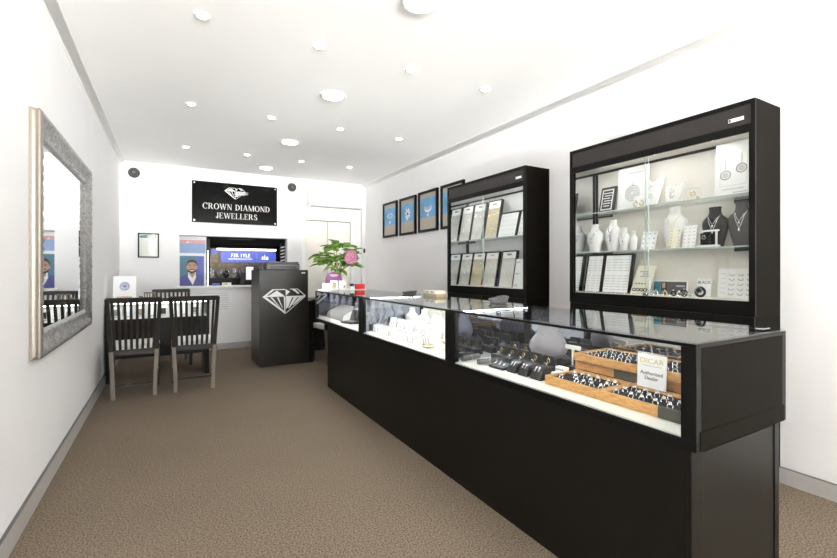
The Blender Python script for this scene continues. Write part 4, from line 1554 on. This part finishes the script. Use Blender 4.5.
# ------------------------------------------------------------------ service desk and chairs
dk = thing('service_desk', 'low black sit-down desk with glazed display top against left wall', 'desk', (-.094, 5.57, 0))
DW = .49
MB('black_laminate').box(-DW, -DW + .035, 0, .52, 0, .855).build('side_panel', dk, bevel=.002)
MB('black_laminate').box(DW - .05, DW, .02, .52, 0, .655).build('side_panel', dk, bevel=.002)
MB('black_laminate').box(-DW + .035, DW - .05, .03, .05, .25, .655).build('modesty_panel', dk)
MB('black_laminate').box(-DW + .035, DW, .0, .52, .655, .672).build('display_floor', dk)
MB('black_trim').box(DW - .02, DW, .0, .52, .672, .84).box(-DW + .035, DW, .50, .52, .672, .84).box(-DW + .035, DW, .0, .012, .845, .862).box(-DW + .035, DW, .508, .52, .845, .862).box(DW - .012, DW, .012, .508, .845, .862).build('showcase_frame', dk)
MB('white_deck').box(-DW + .036, DW - .021, .012, .499, .6725, .679).build('deck', dk)
MB('case_glass').box(-DW + .036, DW - .021, .002, .007, .674, .844).build('front_glass', dk)
MB('case_glass').box(-DW + .036, DW - .013, .013, .507, .85, .856).build('top_glass', dk)
MB('led_soft').box(-DW + .05, DW - .03, .014, .020, .836, .843).build('light_strip', dk)
MB('white_card').box(-DW + .036, DW - .021, .49, .499, .679, .84).build('back_lining', dk)
tones = ['grey_leather', 'white_card', 'tan_print', 'white_card', 'black_leather', 'white_card', 'white_card', 'grey_leather', 'white_card', 'white_card']
for k in range(8):
    x = -.53 + .108 * k
    mb = MB('white_card').hexa([(-.046, -.0, 0), (.046, 0, 0), (.046, .05, 0), (-.046, .05, 0)], [(-.043, .035, .125), (.043, .035, .125), (.043, .045, .125), (-.043, .045, .125)])
    mb.m(tones[k])
    if tones[k] != 'white_card':
        mb.prism([(-.028, .03), (.028, .03), (.028, .095), (-.028, .095)], .003, .012)
    mb.m('grey_print').prism([(-.03, .012), (.03, .012), (.03, .02), (-.03, .02)], -.001, .006)
    tag(mb.build('display_card', None, (x + .03, 5.64, .6795)), 'white jewellery card, %s from the left wall inside the low desk showcase' % ORD[k], 'jewellery card', 'jewellery cards in the low desk')

cdm = MB('white_card').hexa([(-.105, 0, 0), (.105, 0, 0), (.105, .07, 0), (-.105, .07, 0)], [(-.105, .045, .275), (.105, .045, .275), (.105, .055, .275), (-.105, .055, .275)])
L = math.atan2(.045, .275)
cdm.at(Matrix.Translation((0, 0, 0)) @ Matrix.Rotation(-L, 4, 'X'))
cdm.m('royal_blue')
for q in range(8):
    t = q * PI / 4
    cdm.tube([(.0 + .020 * math.cos(t) + .022 * math.cos(s * PI / 6), -.001, .165 + .020 * math.sin(t) + .022 * math.sin(s * PI / 6)) for s in range(12)], .0018, 4, True)
cdm.m('light_grey_print').tube([(.046 * math.cos(s * PI / 12), -.001, .165 + .046 * math.sin(s * PI / 12)) for s in range(24)], .0025, 4, True)
cdm.m('gold_print').box(-.07, .07, -.001, .001, .02, .05)
cdm.m('pink_print').box(-.03, .03, -.0015, .001, .028, .055)
tag(cdm.build('tent_card', None, (-.437, 5.78, .857)), 'white card with blue rosette standing on the low desk by left wall', 'card')
kb = thing('ring_cube', 'tiny black ring cube on the low desk beside the white card', 'ring box', (-.283, 5.80, .857))
MB('black_leather').box(-.022, .022, -.02, .02, 0, .03).build('body', kb, bevel=.003)
MB('device_grey').box(-.02, .02, -.018, .018, .0305, .05).build('lid', kb, bevel=.003)
sh = thing('chair_stand_in', 'small brown slatted stand in place of a turned chair, behind the left chair', 'stand', (-.20, 5.85, .857))  # added in place of a second, turned chair behind the desk
s_ = MB('rack_wood_lit_leg').box(-.06, .06, -.01, .01, .075, .09).box(-.06, .06, -.02, .02, 0, .008)
for i in range(5):
    s_.box(-.058 + .026 * i, -.046 + .026 * i, -.006, .006, .008, .075)
s_.build('rack', sh)


def make_chair(lab, loc, rz):
    """slat back dining chair; the back is at -y, facing +y, origin on the floor under the rear legs"""
    o = thing('dining_chair', lab, 'chair', loc, (0, 0, rz), 'black slat back chairs')
    # rear posts: lower leg rises to the seat, then leans back and spreads
    zs = [(0, .165, -.01), (.20, .170, .004), (.44, .182, .012), (.60, .190, -.010), (.78, .200, -.050), (.935, .2065, -.095)]
    for s in (-1, 1):
        mb = MB('rack_wood_lit_leg')
        for i in range(len(zs) - 1):
            mb.m('rack_wood_lit_leg' if i < 2 else 'chair_wood')  # paler below the seat: reflected light put into the leg colour
            (za, xa, ya), (zb, xb, yb) = zs[i], zs[i + 1]
            t = .017
            mb.hexa([(s * xa - t, ya - t, za), (s * xa + t, ya - t, za), (s * xa + t, ya + t, za), (s * xa - t, ya + t, za)],
                    [(s * xb - t, yb - t, zb), (s * xb + t, yb - t, zb), (s * xb + t, yb + t, zb), (s * xb - t, yb + t, zb)])
        mb.build('leg', o)
    for s in (-1, 1):
        MB('chair_wood').hexa([(s * .19 - .016, .385, 0), (s * .19 + .016, .385, 0), (s * .19 + .016, .417, 0), (s * .19 - .016, .417, 0)],
                              [(s * .195 - .02, .38, .43), (s * .195 + .02, .38, .43), (s * .195 + .02, .42, .43), (s * .195 - .02, .42, .43)]).build('leg', o)
    af = MB('chair_wood')
    af.box(-.165, .165, .0, .022, .40, .452).box(-.18, .18, .39, .41, .385, .435).box(-.205, -.183, .025, .385, .385, .435).box(.183, .205, .025, .385, .385, .435)
    af.build('seat_rail', o)
    se_ = MB('seat_fabric').hexa([(-.195, .018, .437), (.195, .018, .437), (.215, .43, .437), (-.215, .43, .437)], [(-.185, .03, .492), (.185, .03, .492), (.205, .42, .492), (-.205, .42, .492)])
    se_.build('seat', o, bevel=.012)
    sl = MB('chair_wood')
    for i in range(8):
        x = -.155 + .31 * i / 7
        k = 1 + .12
        prev = None
        for (za, ya), (zb, yb) in (((.445, .012), (.60, -.010)), ((.60, -.010), (.78, -.050)), ((.78, -.050), (.915, -.088))):
            xa, xb = x * (1 + .10 * (za - .44) / .5), x * (1 + .10 * (zb - .44) / .5)
            sl.hexa([(xa - .0115, ya - .006, za), (xa + .0115, ya - .006, za), (xa + .0115, ya + .006, za), (xa - .0115, ya + .006, za)],
                    [(xb - .0115, yb - .006, zb), (xb + .0115, yb - .006, zb), (xb + .0115, yb + .006, zb), (xb - .0115, yb + .006, zb)])
    sl.build('back_slats', o)
    tr = MB('chair_wood')
    n = 8
    for i in range(n):
        a, b = -1 + 2 * i / n, -1 + 2 * (i + 1) / n
        ca, cb_ = -.095 - .014 * (1 - a * a), -.095 - .014 * (1 - b * b)
        tr.hexa([(a * .212, ca + .01, .900), (b * .212, cb_ + .01, .900), (b * .212, cb_ + .030, .900), (a * .212, ca + .030, .900)],
                [(a * .215, ca, .945), (b * .215, cb_, .945), (b * .215, cb_ + .022, .945), (a * .215, ca + .022, .945)])
    tr.build('top_rail', o)
    for s in (-1, 1):
        MB('chair_wood').hexa([(s * .169 - .009, .02, .18), (s * .169 + .009, .02, .18), (s * .169 + .009, .02, .205), (s * .169 - .009, .02, .205)],
                            [(s * .190 - .009, .385, .18), (s * .190 + .009, .385, .18), (s * .190 + .009, .385, .205), (s * .190 - .009, .385, .205)]).build('stretcher', o)
    MB('chair_wood').box(-.155, .155, -.012, .006, .115, .135).build('stretcher', o)
    return o


ch = make_chair('black slat back chair at the desk, on the left beside the wall mirror', (-.292, 4.90, 0), .03)
dup(ch, (.214, 4.90, 0), (0, 0, -.02), 'black slat back chair at the desk, right one nearest the podium', 'black slat back chairs')
dup(ch, (.02, 6.62, 0), (0, 0, PI + .05), 'black slat back chair behind the desk facing the camera', 'black slat back chairs')
dup(ch, (1.90, 5.38, 0), (0, 0, .12), 'black slat back chair past the far end of the glass counter', 'black slat back chairs')

# ------------------------------------------------------------------ what is seen through the service opening
pl_ = thing('portrait_poster', 'backlit poster of a smiling dark-haired man in blue jacket and white shirt', 'poster', (.292, 7.50, 1.183))
MB('white_plastic').box(-.176, .20, .006, .03, -.26, .60).build('board', pl_)
po = MB('poster_teal').box(-.165, .165, .0, .0055, -.24, .232)
po.m('royal_blue').box(.06, .165, -.0008, .001, -.24, .232)
po.m('suit_blue').prism([(-.165, -.24), (.165, -.24), (.165, -.09), (.10, -.055), (.045, -.035), (-.045, -.035), (-.11, -.06), (-.165, -.10)], -.0016, .001)
po.m('white_card').prism([(-.05, -.02), (.05, -.02), (.055, -.10), (.01, -.215), (-.055, -.09)], -.0022, .001)
po.m('skin').prism([(-.035, -.005), (.035, -.005), (.042, -.05), (.005, -.105), (-.035, -.05)], -.0028, .001).ell(0, .060, .066, .092, -.003, .001, 24)
po.ell(-.068, .055, .012, .022, -.0026, .001, 12).ell(.068, .055, .012, .022, -.0026, .001, 12)
po.m('hair_dark').prism([(-.070, .07), (-.072, .12), (-.05, .165), (0, .180), (.05, .165), (.072, .12), (.070, .07), (.058, .115), (.02, .135), (-.03, .133), (-.058, .115)], -.0036, .001)
po.prism([(-.045, .092), (-.014, .090), (-.014, .097), (-.045, .100)], -.0036, .001).prism([(.045, .092), (.014, .090), (.014, .097), (.045, .100)], -.0036, .001)
po.ell(-.028, .078, .010, .006, -.0037, .001, 10).ell(.028, .078, .010, .006, -.0037, .001, 10)
po.prism([(-.034, .030), (0, .036), (.034, .030), (.030, .018), (-.030, .018)], -.0036, .001)
po.prism([(-.062, .03), (-.055, -.012), (0, -.040), (.055, -.012), (.062, .03), (.036, .004), (0, -.008), (-.036, .004)], -.0034, .001)
po.m('white_card').prism([(-.024, .016), (.024, .016), (.016, .003), (-.016, .003)], -.004, .001)
po.m('skin').prism([(-.010, .075), (.010, .075), (.014, .044), (-.014, .044)], -.0042, .001)
po.build('print', pl_)
up_ = MB('pale_blue_print').box(-.165, .185, .0, .0055, .275, .42).m('pink_print').box(-.165, .185, .0, .0055, .42, .475)
up_.m('white_card').prism([(-.08, .43), (-.06, .46), (-.04, .43)], -.0008, .001)
up_.build('banner_strip', pl_)
pp = MB('black_trim').box(-.026, .026, 0, .06, -.9, .78).m('silver').box(-.006, .0, -.002, .001, -.3, .6)
tag(pp.build('shopfront_post', None, (.515, 7.50, .90)), 'black upright post between the poster and the lit display', 'post')
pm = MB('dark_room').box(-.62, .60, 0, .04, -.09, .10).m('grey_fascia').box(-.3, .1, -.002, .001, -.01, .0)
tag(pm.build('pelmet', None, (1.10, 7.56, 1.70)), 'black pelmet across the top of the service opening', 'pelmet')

lit = thing('backlit_display', 'far backlit display with blue banner seen through the opening', 'display', (1.12, 8.16, 0))
MB('black_laminate').box(-.56, .60, .0, .30, .0, 1.06).build('plinth', lit)
bk_ = MB('tan_print').box(-.54, .58, .28, .30, 1.06, 1.62)
bk_.build('back_panel', lit)
MB('display_glow').box(-.42, .56, .02, .04, 1.545, 1.575).build('light_tube', lit)
MB('dark_room').box(-.56, .60, .0, .30, 1.58, 1.66).build('top_box', lit)
bn = MB('lit_banner').box(-.36, .22, .045, .055, 1.335, 1.52).box(.225, .56, .045, .055, 1.335, 1.52)
bn.m('lit_white').text('F3R 1YLE', .088, -.04, 1.425, .043, .002, sx=.92).text('als', .115, .37, 1.388, .043, .002, mirror=True, sx=1.05)
bn.box(-.24, .15, .042, .046, 1.390, 1.397)
bn.build('banner', lit)
MB('lit_blue').box(-.52, -.40, .03, .04, 1.47, 1.56).build('side_flag', lit)
gs = MB('grey_leather')
for i in range(9):
    x = -.5 + .12 * i
    gs.m(('white_leather', 'grey_leather', 'black_leather')[i % 3]).lathe([(.02, 0), (.045, .03), (.05, .08), (.03, .13), (.015, .17)], 12, 1, .5, (x, .17, 1.061))
    gs.m('silver').tube([(x + .035 * math.cos(t * PI / 6), .11, 1.17 + .04 * math.sin(t * PI / 6)) for t in range(12)], .006, 5, True)
gs.build('stock', lit)

# objects standing on the deep sill
mo = thing('pos_monitor', 'black till monitor with pale screen standing in the service opening', 'monitor', (1.085, BY + .06, OZ0 + .0015))
MB('plastic_black').box(-.125, .13, .0, .09, 0, .012).box(-.02, .04, .03, .05, .012, .10).build('stand', mo)
MB('plastic_black').box(-.06, .14, .0, .035, .05, .315).build('screen_housing', mo, bevel=.005)
MB('plastic_black').box(-.13, -.062, .0, .08, .0125, .20).build('side_unit', mo, bevel=.004)
MB('screen_glow').hexa([(-.05, -.002, .085), (.045, -.002, .085), (.045, -.001, .085), (-.05, -.001, .085)], [(-.05, -.002, .285), (.06, -.002, .285), (.06, -.001, .285), (-.05, -.001, .285)]).build('screen', mo)
tent('counter_card', 'blue card standing on the sill right of the poster', 'card', .61, BY + .08, .10, .035, None, 'royal_blue', OZ0 + .0015)
tent('counter_card', 'yellow and white card standing on the sill of the opening', 'card', .76, BY + .08, .13, .042, lambda mb, w, h: mb.m('gold_print').prism([(-w * .4, h * .2), (w * .1, h * .2), (w * .1, h * .8), (-w * .4, h * .8)], .002, .01), 'white_card', OZ0 + .0015)
zb = thing('striped_panel', 'black and white striped panel at the right of the opening', 'panel', (1.66, 7.50, 1.45))
z_ = MB('black_trim').box(-.05, .07, 0, .02, -.5, .2)
for i in range(6):
    z_.m('white_card').prism([(-.045, -.16 + i * .055), (.06, -.135 + i * .055), (.06, -.11 + i * .055), (-.045, -.14 + i * .055)], -.002, .001)
z_.build('board', zb)
gp = thing('pot_plant', 'tiny green pot plant behind the podium printer', 'plant', (1.47, BY + .08, OZ0 + .0015))
MB('white_leather').lathe([(.022, 0), (.032, .002), (.036, .06), (.030, .062)], 16).build('pot', gp)
gl = MB('leaf_green')
for q in range(26):
    a = q * 2.4
    leaf(gl, (0, 0, .06), (math.cos(a), math.sin(a), random.uniform(.6, 2.6)), random.uniform(.10, .20), .03, .02)
gl.build('foliage', gp, fix=False)

# ------------------------------------------------------------------ light and camera
wd = bpy.data.worlds.new('sky')
bpy.context.scene.world = wd
wd.use_nodes = True
bg = wd.node_tree.nodes['Background']
# shopfront daylight: sky kept dim, light from below added to lift the ceiling
wn = wd.node_tree
wtc = wn.nodes.new('ShaderNodeTexCoord')
wsx = wn.nodes.new('ShaderNodeSeparateXYZ')
wrp = wn.nodes.new('ShaderNodeValToRGB')
wmr = wn.nodes.new('ShaderNodeMapRange')
wmr.inputs['From Min'].default_value = -1
wn.links.new(wtc.outputs['Generated'], wsx.inputs[0])
wn.links.new(wsx.outputs['Z'], wmr.inputs['Value'])
wn.links.new(wmr.outputs['Result'], wrp.inputs['Fac'])
wrp.color_ramp.elements[0].position = .445
wrp.color_ramp.elements[0].color = (1, .995, .985, 1)
wrp.color_ramp.elements[1].position = .51
wrp.color_ramp.elements[1].color = (.035, .04, .045, 1)
wre = wrp.color_ramp.elements.new(.49)
wre.color = (.22, .22, .22, 1)      # horizon band dimmed to hold down the back wall
wn.links.new(wrp.outputs['Color'], bg.inputs['Color'])
bg.inputs['Strength'].default_value = 104
al = bpy.data.lights.new('shopfront_daylight', 'AREA')
al.shape = 'RECTANGLE'
al.size = 3.1
al.size_y = 2.1
al.cycles.is_portal = True
ao = bpy.data.objects.new('shopfront_daylight', al)
C.objects.link(ao)
ao.location = (1.2, FY + .02, 1.35)
ao.rotation_euler = (PI / 2, 0, 0)

cam = bpy.data.cameras.new('camera')
co = bpy.data.objects.new('camera', cam)
C.objects.link(co)
co.location = (0, 0, 1.2)
co.rotation_euler = (PI / 2, 0, -math.radians(29.7378))
cam.sensor_fit = 'HORIZONTAL'
cam.sensor_width = 36
cam.lens = 435 / 837 * 36
cam.shift_y = -9 / 837
cam.clip_start = .02
sc = bpy.context.scene
sc.camera = co
sc.view_settings.view_transform = 'Standard'
sc.view_settings.look = 'None'
sc.view_settings.exposure = 1.08
sc.view_settings.gamma = 1
sc.view_settings.use_curve_mapping = False
cy = sc.cycles
cy.use_denoising = True
cy.max_bounces = 16
cy.diffuse_bounces = 12
cy.glossy_bounces = 6
cy.transmission_bounces = 8
cy.transparent_max_bounces = 40
cy.sample_clamp_indirect = 6
cy.caustics_reflective = False
cy.caustics_refractive = False
